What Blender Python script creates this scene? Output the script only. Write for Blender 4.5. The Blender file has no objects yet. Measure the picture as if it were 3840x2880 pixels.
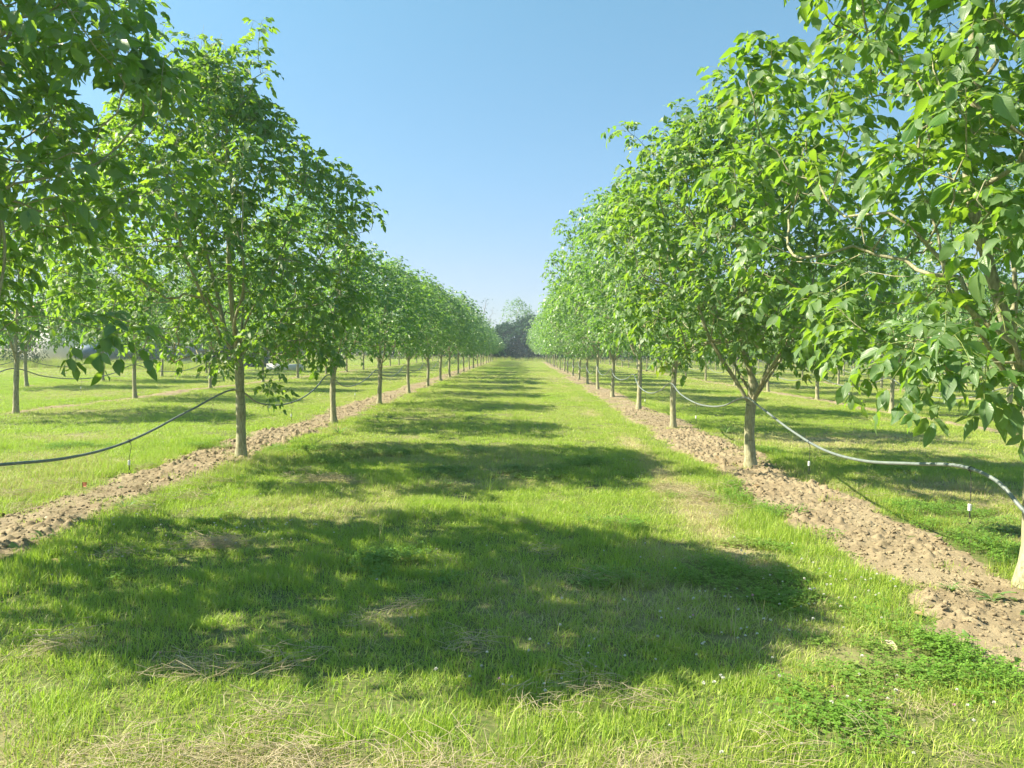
import bpy, math, random
import numpy as np
from mathutils import Vector, Matrix, Euler

# ------------------------------------------------------------------ scene, camera, light
sc = bpy.context.scene
COL = sc.collection
R = math.radians

CAM_H = 1.60
cam_d = bpy.data.cameras.new("camera")
cam = bpy.data.objects.new("camera", cam_d)
COL.objects.link(cam)
cam_d.sensor_width = 36.0
cam_d.lens = 27.72
cam_d.clip_start = 0.05
cam_d.clip_end = 3000
cam.matrix_world = (Matrix.Translation((0, 0, CAM_H)) @ Matrix.Rotation(R(0.67), 4, 'Z')
                    @ Matrix.Rotation(R(90 - 2.50), 4, 'X') @ Matrix.Rotation(R(1.0), 4, 'Z'))
sc.camera = cam

SUN_EL, SUN_AZ = 42.0, 2.0           # sun to the left (-X), AZ degrees towards +Y
world = bpy.data.worlds.new("World")
sc.world = world
world.use_nodes = True
wn = world.node_tree
wn.nodes.clear()
sky = wn.nodes.new('ShaderNodeTexSky')
sky.sky_type = 'NISHITA'
sky.sun_disc = False
sky.sun_elevation = R(SUN_EL)
sky.sun_rotation = R(270 + SUN_AZ)
sky.altitude = 0
sky.air_density = 1.0
sky.dust_density = 0.4
sky.ozone_density = 1.0
bg = wn.nodes.new('ShaderNodeBackground')
bg.inputs['Strength'].default_value = 0.117
wo = wn.nodes.new('ShaderNodeOutputWorld')
skt = wn.nodes.new('ShaderNodeMix'); skt.data_type = 'RGBA'; skt.blend_type = 'MULTIPLY'
skt.inputs[0].default_value = 1.0
wtc = wn.nodes.new('ShaderNodeTexCoord'); wsp = wn.nodes.new('ShaderNodeSeparateXYZ'); wrp = wn.nodes.new('ShaderNodeValToRGB')
wn.links.new(wtc.outputs['Generated'], wsp.inputs[0]); wn.links.new(wsp.outputs[2], wrp.inputs[0]); wn.links.new(wrp.outputs[0], skt.inputs[7])
we = wrp.color_ramp.elements           # paler, lavender air near the horizon
we[0].position = 0.0; we[0].color = (0.33, 0.34, 0.46, 1)
we[1].position = 1.0; we[1].color = (0.9, 1.0, 1.0, 1)
for pos_, c_ in ((0.10, (0.41, 0.43, 0.52)), (0.22, (0.45, 0.55, 0.57)), (0.40, (0.50, 0.68, 0.63))):
    k_ = we.new(pos_); k_.color = (*c_, 1)
wn.links.new(sky.outputs[0], skt.inputs[6]); wn.links.new(skt.outputs[2], bg.inputs[0])
wn.links.new(bg.outputs[0], wo.inputs[0])

sun_d = bpy.data.lights.new("sun", 'SUN')
sun_d.energy = 5.0
sun_d.angle = R(0.53)
sun_d.color = (1.0, 0.91, 0.72)
sun = bpy.data.objects.new("sun", sun_d)
COL.objects.link(sun)
sdir = Vector((-math.cos(R(SUN_EL)) * math.cos(R(SUN_AZ)), math.cos(R(SUN_EL)) * math.sin(R(SUN_AZ)), math.sin(R(SUN_EL))))
sun.rotation_euler = sdir.to_track_quat('Z', 'Y').to_euler()
sun.location = (-30, 0, 40)

sc.view_settings.view_transform = 'Standard'
sc.view_settings.look = 'None'
sc.view_settings.exposure = 1.5
sc.view_settings.gamma = 1.0
sc.render.engine = 'CYCLES'
sc.cycles.max_bounces = 8
sc.cycles.diffuse_bounces = 6
sc.cycles.transmission_bounces = 6
sc.cycles.glossy_bounces = 2
sc.cycles.volume_bounces = 0
sc.cycles.use_adaptive_sampling = True
sc.cycles.adaptive_threshold = 0.02
sc.cycles.caustics_reflective = False
sc.cycles.caustics_refractive = False

# ------------------------------------------------------------------ helpers
def tag(o, label=None, cat=None, group=None, kind=None):
    if label: o['label'] = label
    if cat: o['category'] = cat
    if group: o['group'] = group
    if kind: o['kind'] = kind
    return o

def link(o, parent=None):
    COL.objects.link(o)
    if parent is not None: o.parent = parent
    return o

def empty(name, loc, rz=0.0):
    o = bpy.data.objects.new(name, None)
    o.location = loc
    o.rotation_euler = (0, 0, rz)
    o.empty_display_size = 0.3
    return link(o)

def np_mesh(name, V, faces, attrs=None, uv=None, mat_idx=None, mats=(), smooth=False):
    """faces: list of (n,k) int arrays"""
    me = bpy.data.meshes.new(name)
    V = np.asarray(V, dtype=np.float32)
    me.vertices.add(len(V))
    me.vertices.foreach_set('co', V.ravel())
    faces = [np.asarray(f, dtype=np.int32) for f in faces if len(f)]
    loops = np.concatenate([f.ravel() for f in faces])
    tot = np.concatenate([np.full(len(f), f.shape[1], np.int32) for f in faces])
    start = np.concatenate([[0], np.cumsum(tot)[:-1]]).astype(np.int32)
    me.loops.add(len(loops))
    me.loops.foreach_set('vertex_index', loops)
    me.polygons.add(len(tot))
    me.polygons.foreach_set('loop_start', start)
    me.polygons.foreach_set('loop_total', tot)
    if mat_idx is not None:
        me.polygons.foreach_set('material_index', np.asarray(mat_idx, np.int32))
    if smooth:
        me.polygons.foreach_set('use_smooth', np.ones(len(tot), bool))
    me.update(calc_edges=True)
    for k, a in (attrs or {}).items():
        at = me.attributes.new(k, 'FLOAT', 'POINT')
        at.data.foreach_set('value', np.asarray(a, np.float32))
    if uv is not None:
        ul = me.uv_layers.new(name='uv')
        ul.data.foreach_set('uv', np.asarray(uv, np.float32)[loops].ravel())
    for m in mats: me.materials.append(m)
    me.validate()
    return me

def obj(name, me, parent=None, loc=None):
    o = bpy.data.objects.new(name, me)
    if loc is not None: o.location = loc
    return link(o, parent)

def hash2(ix, iy, seed):
    h = np.sin(ix * 127.1 + iy * 311.7 + seed * 74.7) * 43758.5453
    return h - np.floor(h)

def vnoise(x, y, seed=0):
    x = np.asarray(x, float); y = np.asarray(y, float)
    ix = np.floor(x); iy = np.floor(y)
    fx = x - ix; fy = y - iy
    fx = fx * fx * (3 - 2 * fx); fy = fy * fy * (3 - 2 * fy)
    a = hash2(ix, iy, seed); b = hash2(ix + 1, iy, seed)
    c = hash2(ix, iy + 1, seed); d = hash2(ix + 1, iy + 1, seed)
    return (a * (1 - fx) + b * fx) * (1 - fy) + (c * (1 - fx) + d * fx) * fy

def fbm(x, y, seed=0, oct=3):
    s = 0; a = 0.5; t = 0
    for k in range(oct):
        s = s + a * vnoise(x * 2 ** k, y * 2 ** k, seed + k * 13); t += a; a *= 0.5
    return s / t

def cells(x, y, seed=0):
    """worley: distance to the nearest feature and its random value"""
    ix = np.floor(x); iy = np.floor(y)
    best = np.full(np.shape(x), 9.0); val = np.zeros(np.shape(x))
    for dx in (-1, 0, 1):
        for dy in (-1, 0, 1):
            cx = ix + dx; cy = iy + dy
            px = cx + hash2(cx, cy, seed); py = cy + hash2(cx, cy, seed + 5)
            d = np.hypot(px - x, py - y)
            v = hash2(cx, cy, seed + 9)
            m = d < best
            best = np.where(m, d, best); val = np.where(m, v, val)
    return best, val

# ------------------------------------------------------------------ layout of the orchard
STEP = 5.45
XL, XR = -3.95, 3.22
ROW_L = [(XL, -4.30, 0.54), (-11.1, -11.25, 0.27), (-17.5, -17.6, 0.12)]
ROW_R = [(XR, 3.14, 0.60)] + [(10.35 + 7.15 * k, 10.4 + 7.15 * k, 0.32) for k in range(7)]
STRIPS = [(s[1], s[2], s[0]) for s in ROW_L + ROW_R]

def ground_h(x, y):
    near = np.clip(1.0 - (np.abs(y) - 60) / 60, 0, 1)
    return (fbm(x * 0.35, y * 0.35, 3, 3) - 0.5) * 0.09 * near + (fbm(x * 2.2, y * 2.2, 8, 2) - 0.5) * 0.02 * near

def soil_amount(x, y):
    """>0 inside the tilled strips (metres from the ragged edge)"""
    best = np.full(np.shape(x), -9.0)
    for cx, hw, tx in STRIPS:
        e = hw + (fbm(y * 1.1, x * 0.0 + cx, 21, 3) - 0.5) * 0.42 + (vnoise(x * 5, y * 5, 33) - 0.5) * 0.20 + (vnoise(x * 14, y * 14, 34) - 0.5) * 0.08
        best = np.maximum(best, e - np.abs(x - cx))
    return np.where((y < 107) & (y > -6), best, -9.0)

def dry_amount(x, y):
    """0 green .. 1 straw-dry: wheel tracks, mole hills, odd patches"""
    d = np.clip((fbm(x * 0.55, y * 0.4, 51, 3) - 0.56) * 2.2, 0, 0.35)
    track = np.exp(-((x - 1.85 - 0.10 * np.sin(y * 0.6)) / 0.20) ** 2) * np.clip((fbm(x * 0.2, y * 0.45, 61, 2) - 0.40) * 4, 0, .8)
    track2 = np.exp(-((x + 1.9) / 0.28) ** 2) * np.clip((fbm(x * 0.2, y * 0.5, 64, 2) - 0.52) * 4, 0, 1)
    d = np.maximum(d, track * 0.95); d = np.maximum(d, track2 * 0.6)
    for px, py, rx, ry, s in ((-2.2, 9.3, .35, .28, .8), (-2.35, 6.3, .35, .10, .7), (-2.3, 4.0, .2, .08, .4),
                              (1.95, 8.7, .22, 1.0, 1.), (1.9, 13.6, .2, 1.3, 1.), (1.5, 9.4, .25, .25, .5),
                              (-.9, 2.92, .6, .10, .7), (-1.9, 2.92, .5, .10, .7), (.4, 2.95, .4, .12, .5),
                              (5.2, 9.4, .9, .8, .7), (5.4, 14.5, 1.5, 1.2, .7), (7.2, 15.5, 1.2, 1.0, .6), (4.7, 7.0, .6, .8, .5),
                              (-.75, 4.6, .12, .2, .6), (1.2, 6.3, .3, .4, .4), (-7.5, 13, 1.2, .7, .5), (-5.6, 9.5, .5, .5, .5)):
        d = np.maximum(d, s * np.exp(-(((x - px) / rx) ** 2 + ((y - py) / ry) ** 2)))
    out = np.clip((y - 36) / 10, 0, 1) * np.clip((-19 - x) / 3, 0, 1) * 0.45
    base = 0.30 * np.clip((y - 7) / 20, 0, 1) * np.clip(fbm(x * .5, y * .25, 71, 2) * 2 - .3, 0, 1)
    return np.clip(np.maximum(np.maximum(d, out), base), 0, 1)

# ------------------------------------------------------------------ materials
def new_mat(name):
    m = bpy.data.materials.new(name)
    m.use_nodes = True
    nt = m.node_tree
    nt.nodes.clear()
    out = nt.nodes.new('ShaderNodeOutputMaterial')
    return m, nt, out

def N(nt, t, **kw):
    n = nt.nodes.new(t)
    for k, v in kw.items():
        if k.startswith('i_'):
            n.inputs[k[2:].replace('_', ' ')].default_value = v
        else:
            setattr(n, k, v)
    return n

def mixc(nt, fac, a, b, mode='MIX'):
    n = nt.nodes.new('ShaderNodeMix')
    n.data_type = 'RGBA'; n.blend_type = mode
    for s, v in ((0, fac), (6, a), (7, b)):
        if hasattr(v, 'is_linked') or hasattr(v, 'links'):
            nt.links.new(v, n.inputs[s])
        else:
            n.inputs[s].default_value = v if s == 0 else (*v, 1.0)
    return n.outputs[2]

def mathn(nt, op, a, b=0.0, c=None, clamp=False):
    n = nt.nodes.new('ShaderNodeMath'); n.operation = op; n.use_clamp = clamp
    for i, v in enumerate((a, b, c)):
        if v is None: continue
        if hasattr(v, 'links'): nt.links.new(v, n.inputs[i])
        else: n.inputs[i].default_value = v
    return n.outputs[0]

def leaf_material(name, dark, mid, light, trans, tfac=0.38, rough=0.42, spec=0.55, veins=True, under=(0.17, 0.25, 0.11)):
    m, nt, out = new_mat(name)
    L = nt.links.new
    tint = N(nt, 'ShaderNodeAttribute', attribute_name='tint').outputs['Fac']
    ramp = N(nt, 'ShaderNodeValToRGB')
    e = ramp.color_ramp.elements
    e[0].position = 0.0; e[0].color = (*dark, 1)
    e[1].position = 1.0; e[1].color = (*light, 1)
    k = e.new(0.5); k.color = (*mid, 1)
    y = e.new(0.955); y.color = (*light, 1)
    y2 = e.new(0.985); y2.color = (light[0] * 2.2, light[1] * 1.05, light[2] * 0.8, 1)
    e[len(e) - 1].color = (light[0] * 2.6, light[1] * 0.95, light[2] * 0.7, 1)
    L(tint, ramp.inputs[0])
    col = ramp.outputs[0]
    oi = N(nt, 'ShaderNodeObjectInfo')
    col = mixc(nt, mathn(nt, 'MULTIPLY', oi.outputs['Random'], 0.22), col, (mid[0] * 1.5, mid[1] * 1.3, mid[2] * 1.0))
    bump = None
    if veins:
        uv = N(nt, 'ShaderNodeUVMap', uv_map='uv')
        sep = N(nt, 'ShaderNodeSeparateXYZ'); L(uv.outputs[0], sep.inputs[0])
        av = mathn(nt, 'ABSOLUTE', sep.outputs[1])
        ph = mathn(nt, 'SUBTRACT', mathn(nt, 'MULTIPLY', sep.outputs[0], 11.0), mathn(nt, 'MULTIPLY', av, 5.0))
        fr = mathn(nt, 'PINGPONG', ph, 0.5)
        vein = mathn(nt, 'SUBTRACT', 1.0, mathn(nt, 'MULTIPLY', fr, 7.0), clamp=True)
        midrib = mathn(nt, 'SUBTRACT', 1.0, mathn(nt, 'MULTIPLY', av, 22.0), clamp=True)
        vv = mathn(nt, 'MAXIMUM', mathn(nt, 'MULTIPLY', vein, 0.35), midrib)
        col = mixc(nt, mathn(nt, 'MULTIPLY', vv, 0.5), col, (0.26, 0.36, 0.09))
        bump = N(nt, 'ShaderNodeBump', i_Strength=0.35, i_Distance=0.004)
        L(mathn(nt, 'SUBTRACT', 1.0, mathn(nt, 'MAXIMUM', vein, midrib)), bump.inputs['Height'])
    geo = N(nt, 'ShaderNodeNewGeometry')
    col2 = mixc(nt, mathn(nt, 'MULTIPLY', geo.outputs['Backfacing'], 0.6), col, under)
    p = N(nt, 'ShaderNodeBsdfPrincipled', i_Roughness=rough)
    p.inputs['Specular IOR Level'].default_value = spec
    L(col2, p.inputs['Base Color'])
    if bump: L(bump.outputs[0], p.inputs['Normal'])
    t = N(nt, 'ShaderNodeBsdfTranslucent')
    tc = mixc(nt, tint, (trans[0] * 0.62, trans[1] * 0.78, trans[2]), trans)
    L(tc, t.inputs['Color'])
    mx = N(nt, 'ShaderNodeMixShader', i_Fac=tfac)
    L(p.outputs[0], mx.inputs[1]); L(t.outputs[0], mx.inputs[2]); L(mx.outputs[0], out.inputs[0])
    return m

M_LEAF = leaf_material('walnut_leaf', (0.034, 0.105, 0.030), (0.060, 0.160, 0.040), (0.125, 0.255, 0.040), (0.42, 0.64, 0.035), tfac=.43)
M_LEAF_FAR = leaf_material('walnut_leaf_far', (0.034, 0.105, 0.030), (0.060, 0.160, 0.040), (0.115, 0.245, 0.040), (0.36, 0.60, 0.05), tfac=.40, veins=False)
M_LEAF_HEDGE = leaf_material('hedge_leaf', (0.014, 0.062, 0.022), (0.024, 0.090, 0.028), (0.055, 0.15, 0.04), (0.08, 0.16, 0.02), tfac=0.2, rough=.75, spec=.15, under=(0.03, 0.06, 0.03), veins=False)  # dark hedge species; the shade on the hedge mass is put into the colour too

def simple(name, col, rough=0.6, noise=0.0, scale=20, col2=None, spec=0.5, trans=None):
    m, nt, out = new_mat(name)
    L = nt.links.new
    p = N(nt, 'ShaderNodeBsdfPrincipled', i_Roughness=rough)
    p.inputs['Specular IOR Level'].default_value = spec
    if col2 is not None:
        tc = N(nt, 'ShaderNodeTexCoord')
        nz = N(nt, 'ShaderNodeTexNoise', i_Scale=scale, i_Detail=4.0)
        L(tc.outputs['Object'], nz.inputs['Vector'])
        f = mathn(nt, 'MULTIPLY_ADD', nz.outputs['Fac'], 3.0, -1.0, clamp=True)
        L(mixc(nt, f, col, col2), p.inputs['Base Color'])
    else:
        p.inputs['Base Color'].default_value = (*col, 1)
    L(p.outputs[0], out.inputs[0])
    return m

def bark_material():
    m, nt, out = new_mat('walnut_bark')
    L = nt.links.new
    tc = N(nt, 'ShaderNodeTexCoord')
    mp = N(nt, 'ShaderNodeMapping'); mp.inputs['Scale'].default_value = (1, 1, 0.16)
    L(tc.outputs['Object'], mp.inputs[0])
    n1 = N(nt, 'ShaderNodeTexNoise', i_Scale=75.0, i_Detail=5.0, i_Roughness=0.65)
    L(mp.outputs[0], n1.inputs['Vector'])
    n2 = N(nt, 'ShaderNodeTexNoise', i_Scale=7.0, i_Detail=3.0)
    L(tc.outputs['Object'], n2.inputs['Vector'])
    mp3 = N(nt, 'ShaderNodeMapping'); mp3.inputs['Scale'].default_value = (0.35, 0.35, 1.6)
    L(tc.outputs['Object'], mp3.inputs[0])
    n3 = N(nt, 'ShaderNodeTexNoise', i_Scale=26.0, i_Detail=2.0)
    L(mp3.outputs[0], n3.inputs['Vector'])
    f = mathn(nt, 'MULTIPLY_ADD', n1.outputs['Fac'], 3.6, -1.3, clamp=True)
    c = mixc(nt, f, (0.200, 0.190, 0.105), (0.47, 0.445, 0.270))
    g = mathn(nt, 'MULTIPLY_ADD', n2.outputs['Fac'], 3.0, -1.15, clamp=True)
    c = mixc(nt, mathn(nt, 'MULTIPLY', g, 0.5), c, (0.33, 0.33, 0.24))
    s = mathn(nt, 'MULTIPLY_ADD', n3.outputs['Fac'], 8.0, -4.9, clamp=True)
    c = mixc(nt, mathn(nt, 'MULTIPLY', s, 0.55), c, (0.075, 0.062, 0.044))
    p = N(nt, 'ShaderNodeBsdfPrincipled', i_Roughness=0.85)
    p.inputs['Specular IOR Level'].default_value = 0.25
    b = N(nt, 'ShaderNodeBump', i_Strength=0.7, i_Distance=0.006)
    L(n1.outputs['Fac'], b.inputs['Height']); L(b.outputs[0], p.inputs['Normal'])
    L(c, p.inputs['Base Color']); L(p.outputs[0], out.inputs[0])
    return m
M_BARK = bark_material()
M_STALK = simple('leaf_stalk', (0.22, 0.27, 0.07), 0.5)
M_TWIG_DRY = simple('dry_twig', (0.20, 0.16, 0.12), 0.8)

def grass_material(name, dark, light, dry, trans=(0.34, 0.46, 0.045), tfac=0.36, rough=0.5):
    m, nt, out = new_mat(name)
    L = nt.links.new
    tint = N(nt, 'ShaderNodeAttribute', attribute_name='tint').outputs['Fac']
    d = N(nt, 'ShaderNodeAttribute', attribute_name='dry', attribute_type='INSTANCER').outputs['Fac']
    oi = N(nt, 'ShaderNodeObjectInfo')
    c = mixc(nt, tint, dark, light)
    c = mixc(nt, mathn(nt, 'MULTIPLY', oi.outputs['Random'], 0.35), c, (light[0] * 1.25, light[1] * 1.02, light[2]))
    # each blade compares its own tint with the dryness of its tuft
    f = mathn(nt, 'MULTIPLY_ADD', mathn(nt, 'SUBTRACT', d, tint), 5.0, 0.45, clamp=True)
    f = mathn(nt, 'MAXIMUM', f, mathn(nt, 'MULTIPLY', d, 0.5))
    c = mixc(nt, f, c, dry)
    p = N(nt, 'ShaderNodeBsdfPrincipled', i_Roughness=rough)
    p.inputs['Specular IOR Level'].default_value = 0.35
    L(c, p.inputs['Base Color'])
    t = N(nt, 'ShaderNodeBsdfTranslucent')
    L(mixc(nt, f, trans, (0.42, 0.36, 0.18)), t.inputs['Color'])
    mx = N(nt, 'ShaderNodeMixShader', i_Fac=tfac)
    L(p.outputs[0], mx.inputs[1]); L(t.outputs[0], mx.inputs[2]); L(mx.outputs[0], out.inputs[0])
    return m
M_GRASS = grass_material('grass_blades', (0.055, 0.175, 0.018), (0.430, 0.540, 0.085), (0.54, 0.48, 0.25), trans=(0.44, 0.68, 0.05))
M_CLOVER = grass_material('clover_leaf', (0.075, 0.200, 0.022), (0.175, 0.35, 0.045), (0.26, 0.36, 0.08), rough=0.6)
M_STRAW = simple('straw', (0.52, 0.44, 0.27), 0.6, col2=(0.38, 0.31, 0.17), scale=9)
M_WEED = leaf_material('weed_leaf', (0.06, 0.16, 0.025), (0.10, 0.24, 0.035), (0.16, 0.32, 0.05), (0.32, 0.5, 0.05), veins=False)
M_PETAL = simple('clover_petal', (0.66, 0.65, 0.56), 0.7)
M_PINK = simple('pink_petal', (0.62, 0.30, 0.42), 0.7)
M_HOSE = simple('hose_plastic', (0.135, 0.165, 0.16), 0.45, col2=(0.20, 0.23, 0.22), scale=14, spec=0.6)
M_BLACK = simple('black_plastic', (0.03, 0.03, 0.03), 0.5)
M_WHITE = simple('white_plastic', (0.75, 0.76, 0.72), 0.45)
M_ORANGE = simple('orange_vinyl', (0.72, 0.24, 0.13), 0.6)
M_NUT = simple('green_husk', (0.20, 0.33, 0.06), 0.45, col2=(0.28, 0.40, 0.09), scale=60)

def soil_material(name, base=True):
    m, nt, out = new_mat(name)
    L = nt.links.new
    geo = N(nt, 'ShaderNodeNewGeometry')
    n1 = N(nt, 'ShaderNodeTexNoise', i_Scale=2.2, i_Detail=5.0, i_Roughness=0.6)
    n2 = N(nt, 'ShaderNodeTexNoise', i_Scale=38.0, i_Detail=4.0, i_Roughness=0.7)
    L(geo.outputs['Position'], n1.inputs['Vector']); L(geo.outputs['Position'], n2.inputs['Vector'])
    f = mathn(nt, 'MULTIPLY_ADD', n1.outputs['Fac'], 2.2, -0.6, clamp=True)
    c = mixc(nt, f, (0.225, 0.175, 0.105), (0.360, 0.300, 0.190))
    g = mathn(nt, 'MULTIPLY_ADD', n2.outputs['Fac'], 2.6, -0.8, clamp=True)
    c = mixc(nt, mathn(nt, 'MULTIPLY', g, 0.45), c, (0.130, 0.098, 0.058))
    p = N(nt, 'ShaderNodeBsdfPrincipled', i_Roughness=0.95)
    p.inputs['Specular IOR Level'].default_value = 0.15
    b = N(nt, 'ShaderNodeBump', i_Strength=0.8, i_Distance=0.012)
    L(n2.outputs['Fac'], b.inputs['Height']); L(b.outputs[0], p.inputs['Normal'])
    L(c, p.inputs['Base Color']); L(p.outputs[0], out.inputs[0])
    return m
M_SOIL = soil_material('tilled_soil')

def ground_material():
    m, nt, out = new_mat('thatch_ground')
    L = nt.links.new
    geo = N(nt, 'ShaderNodeNewGeometry')
    n1 = N(nt, 'ShaderNodeTexNoise', i_Scale=0.8, i_Detail=5.0)
    n2 = N(nt, 'ShaderNodeTexNoise', i_Scale=30.0, i_Detail=4.0)
    L(geo.outputs['Position'], n1.inputs['Vector']); L(geo.outputs['Position'], n2.inputs['Vector'])
    f = mathn(nt, 'MULTIPLY_ADD', n1.outputs['Fac'], 2.4, -0.7, clamp=True)
    c = mixc(nt, f, (0.050, 0.095, 0.016), (0.095, 0.130, 0.030))
    g = mathn(nt, 'MULTIPLY_ADD', n2.outputs['Fac'], 3, -1, clamp=True)
    c = mixc(nt, mathn(nt, 'MULTIPLY', g, 0.5), c, (0.25, 0.21, 0.11))
    at = N(nt, 'ShaderNodeAttribute', attribute_name='dry').outputs['Fac']
    c = mixc(nt, at, c, (0.36, 0.30, 0.17))
    p = N(nt, 'ShaderNodeBsdfPrincipled', i_Roughness=0.95)
    p.inputs['Specular IOR Level'].default_value = 0.1
    L(c, p.inputs['Base Color']); L(p.outputs[0], out.inputs[0])
    return m
M_GROUND = ground_material()

# ------------------------------------------------------------------ ground sheet and soil strips
def axis(lo_fine, hi_fine, step, far_lo, far_hi):
    a = list(np.arange(lo_fine, hi_fine + 1e-6, step))
    s = step
    v = hi_fine
    while v < far_hi:
        s *= 1.18; v += s; a.append(v)
    s = step; v = lo_fine; pre = []
    while v > far_lo:
        s *= 1.18; v -= s; pre.append(v)
    return np.array(pre[::-1] + a)

gx = axis(-9, 9, 0.12, -900, 900)
gy = axis(0, 22, 0.12, -60, 1600)
GX, GY = np.meshgrid(gx, gy)
gz = ground_h(GX, GY)
V = np.stack([GX.ravel(), GY.ravel(), gz.ravel()], 1)
nx = len(gx); ny = len(gy)
ii = np.arange(nx - 1)[None, :] + nx * np.arange(ny - 1)[:, None]
ii = ii.ravel()
F = np.stack([ii, ii + 1, ii + 1 + nx, ii + nx], 1)
me = np_mesh('ground', V, [F], attrs={'dry': dry_amount(GX, GY).ravel() * 0.9}, mats=[M_GROUND], smooth=True)
tag(obj('ground', me), kind='structure')

def soil_height(x, y, cx):
    a = soil_amount(x, y)
    m = np.clip(a / 0.16, -1, 1)
    d1, v1 = cells(x * 10.5, y * 10.5, 4)
    d2, v2 = cells(x * 24, y * 24, 7)
    clod = np.clip(0.62 - d1, 0, 1) * (0.0 + v1 * v1) * 0.115 + np.clip(0.6 - d2, 0, 1) * (0.1 + v2) * 0.052
    big = (fbm(x * 2.3, y * 2.3, 17, 2) - 0.5) * 0.05
    rough = 0.25 + 0.75 * np.clip((fbm(x * 0.6, y * 0.6, 77, 2) - 0.35) * 4, 0, 1)
    return ground_h(x, y) - 0.006 + m * 0.013 + np.clip(m, 0, 1) * ((clod * 1.0 + big * 0.7) * rough)

def soil_strip(cx, hw, y0, y1, fine):
    w = hw + 0.32
    ys = []
    y = y0
    while y < y1:
        ys.append(y); y += max(fine, 0.0026 * y * fine / 0.018)
    ys = np.array(ys)
    nxs = int(2 * w / (fine if fine < 0.03 else 0.06)) + 1
    xs = np.linspace(cx - w, cx + w, nxs)
    X, Y = np.meshgrid(xs, ys)
    Z = soil_height(X, Y, cx)
    V = np.stack([X.ravel(), Y.ravel(), Z.ravel()], 1)
    n = len(xs)
    ii = (np.arange(n - 1)[None, :] + n * np.arange(len(ys) - 1)[:, None]).ravel()
    F = np.stack([ii, ii + 1, ii + 1 + n, ii + n], 1)
    me = np_mesh('soil_strip', V, [F], mats=[M_SOIL], smooth=False)
    return tag(obj('soil_strip', me), kind='structure')

soil_strip(-4.30, 0.56, 4.2, 107, 0.018)
soil_strip(3.14, 0.60, 3.2, 107, 0.018)
soil_strip(-11.25, 0.40, 13, 107, 0.05)
soil_strip(-17.6, 0.34, 22, 62, 0.09)
for k in range(7):
    xx = 10.4 + 7.15 * k
    soil_strip(xx, 0.45, max(10, xx / 0.72 - 4), 107, 0.05 if k == 0 else 0.12)

# ------------------------------------------------------------------ tubes
def tube_arrays(P, rad, sides, cap=False):
    P = np.asarray(P, float); rad = np.asarray(rad, float)
    n = len(P)
    T = np.zeros_like(P)
    T[1:-1] = P[2:] - P[:-2]; T[0] = P[1] - P[0]; T[-1] = P[-1] - P[-2]
    T /= np.linalg.norm(T, axis=1)[:, None] + 1e-9
    mt = T.mean(0)
    ref = np.array([1., 0, 0]) if abs(mt[0]) < 0.7 * np.linalg.norm(mt) + 1e-6 else np.array([0, 0.3, 1.])
    A = np.cross(T, ref); A /= np.linalg.norm(A, axis=1)[:, None] + 1e-9
    B = np.cross(T, A)
    th = np.linspace(0, 2 * np.pi, sides, endpoint=False)
    V = P[:, None, :] + rad[:, None, None] * (np.cos(th)[None, :, None] * A[:, None, :] + np.sin(th)[None, :, None] * B[:, None, :])
    V = V.reshape(-1, 3)
    i = np.arange(n - 1)[:, None] * sides
    j = np.arange(sides)[None, :]
    j2 = (j + 1) % sides
    F = np.stack([(i + j), (i + j2), (i + sides + j2), (i + sides + j)], -1).reshape(-1, 4)
    return V, F

class Acc:
    def __init__(s): s.V = []; s.F = {3: [], 4: []}; s.M = {3: [], 4: []}; s.n = 0; s.A = []; s.U = []
    def add(s, V, F, mi=0, tint=0.5, uv=None):
        F = np.asarray(F); k = F.shape[1]
        s.V.append(V); s.F[k].append(F + s.n); s.M[k].append(np.full(len(F), mi))
        s.A.append(np.full(len(V), tint) if np.isscalar(tint) else tint)
        s.U.append(np.zeros((len(V), 2)) + (0, 9.0) if uv is None else uv)
        s.n += len(V)
    def mesh(s, name, mats, smooth=True):
        fs = []; ms = []
        for k in (3, 4):
            if s.F[k]: fs.append(np.concatenate(s.F[k])); ms.append(np.concatenate(s.M[k]))
        return np_mesh(name, np.concatenate(s.V), fs, attrs={'tint': np.concatenate(s.A)}, uv=np.concatenate(s.U),
                       mat_idx=np.concatenate(ms), mats=mats, smooth=smooth)

def norm(a): return a / (np.linalg.norm(a, axis=-1, keepdims=True) + 1e-9)

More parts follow.
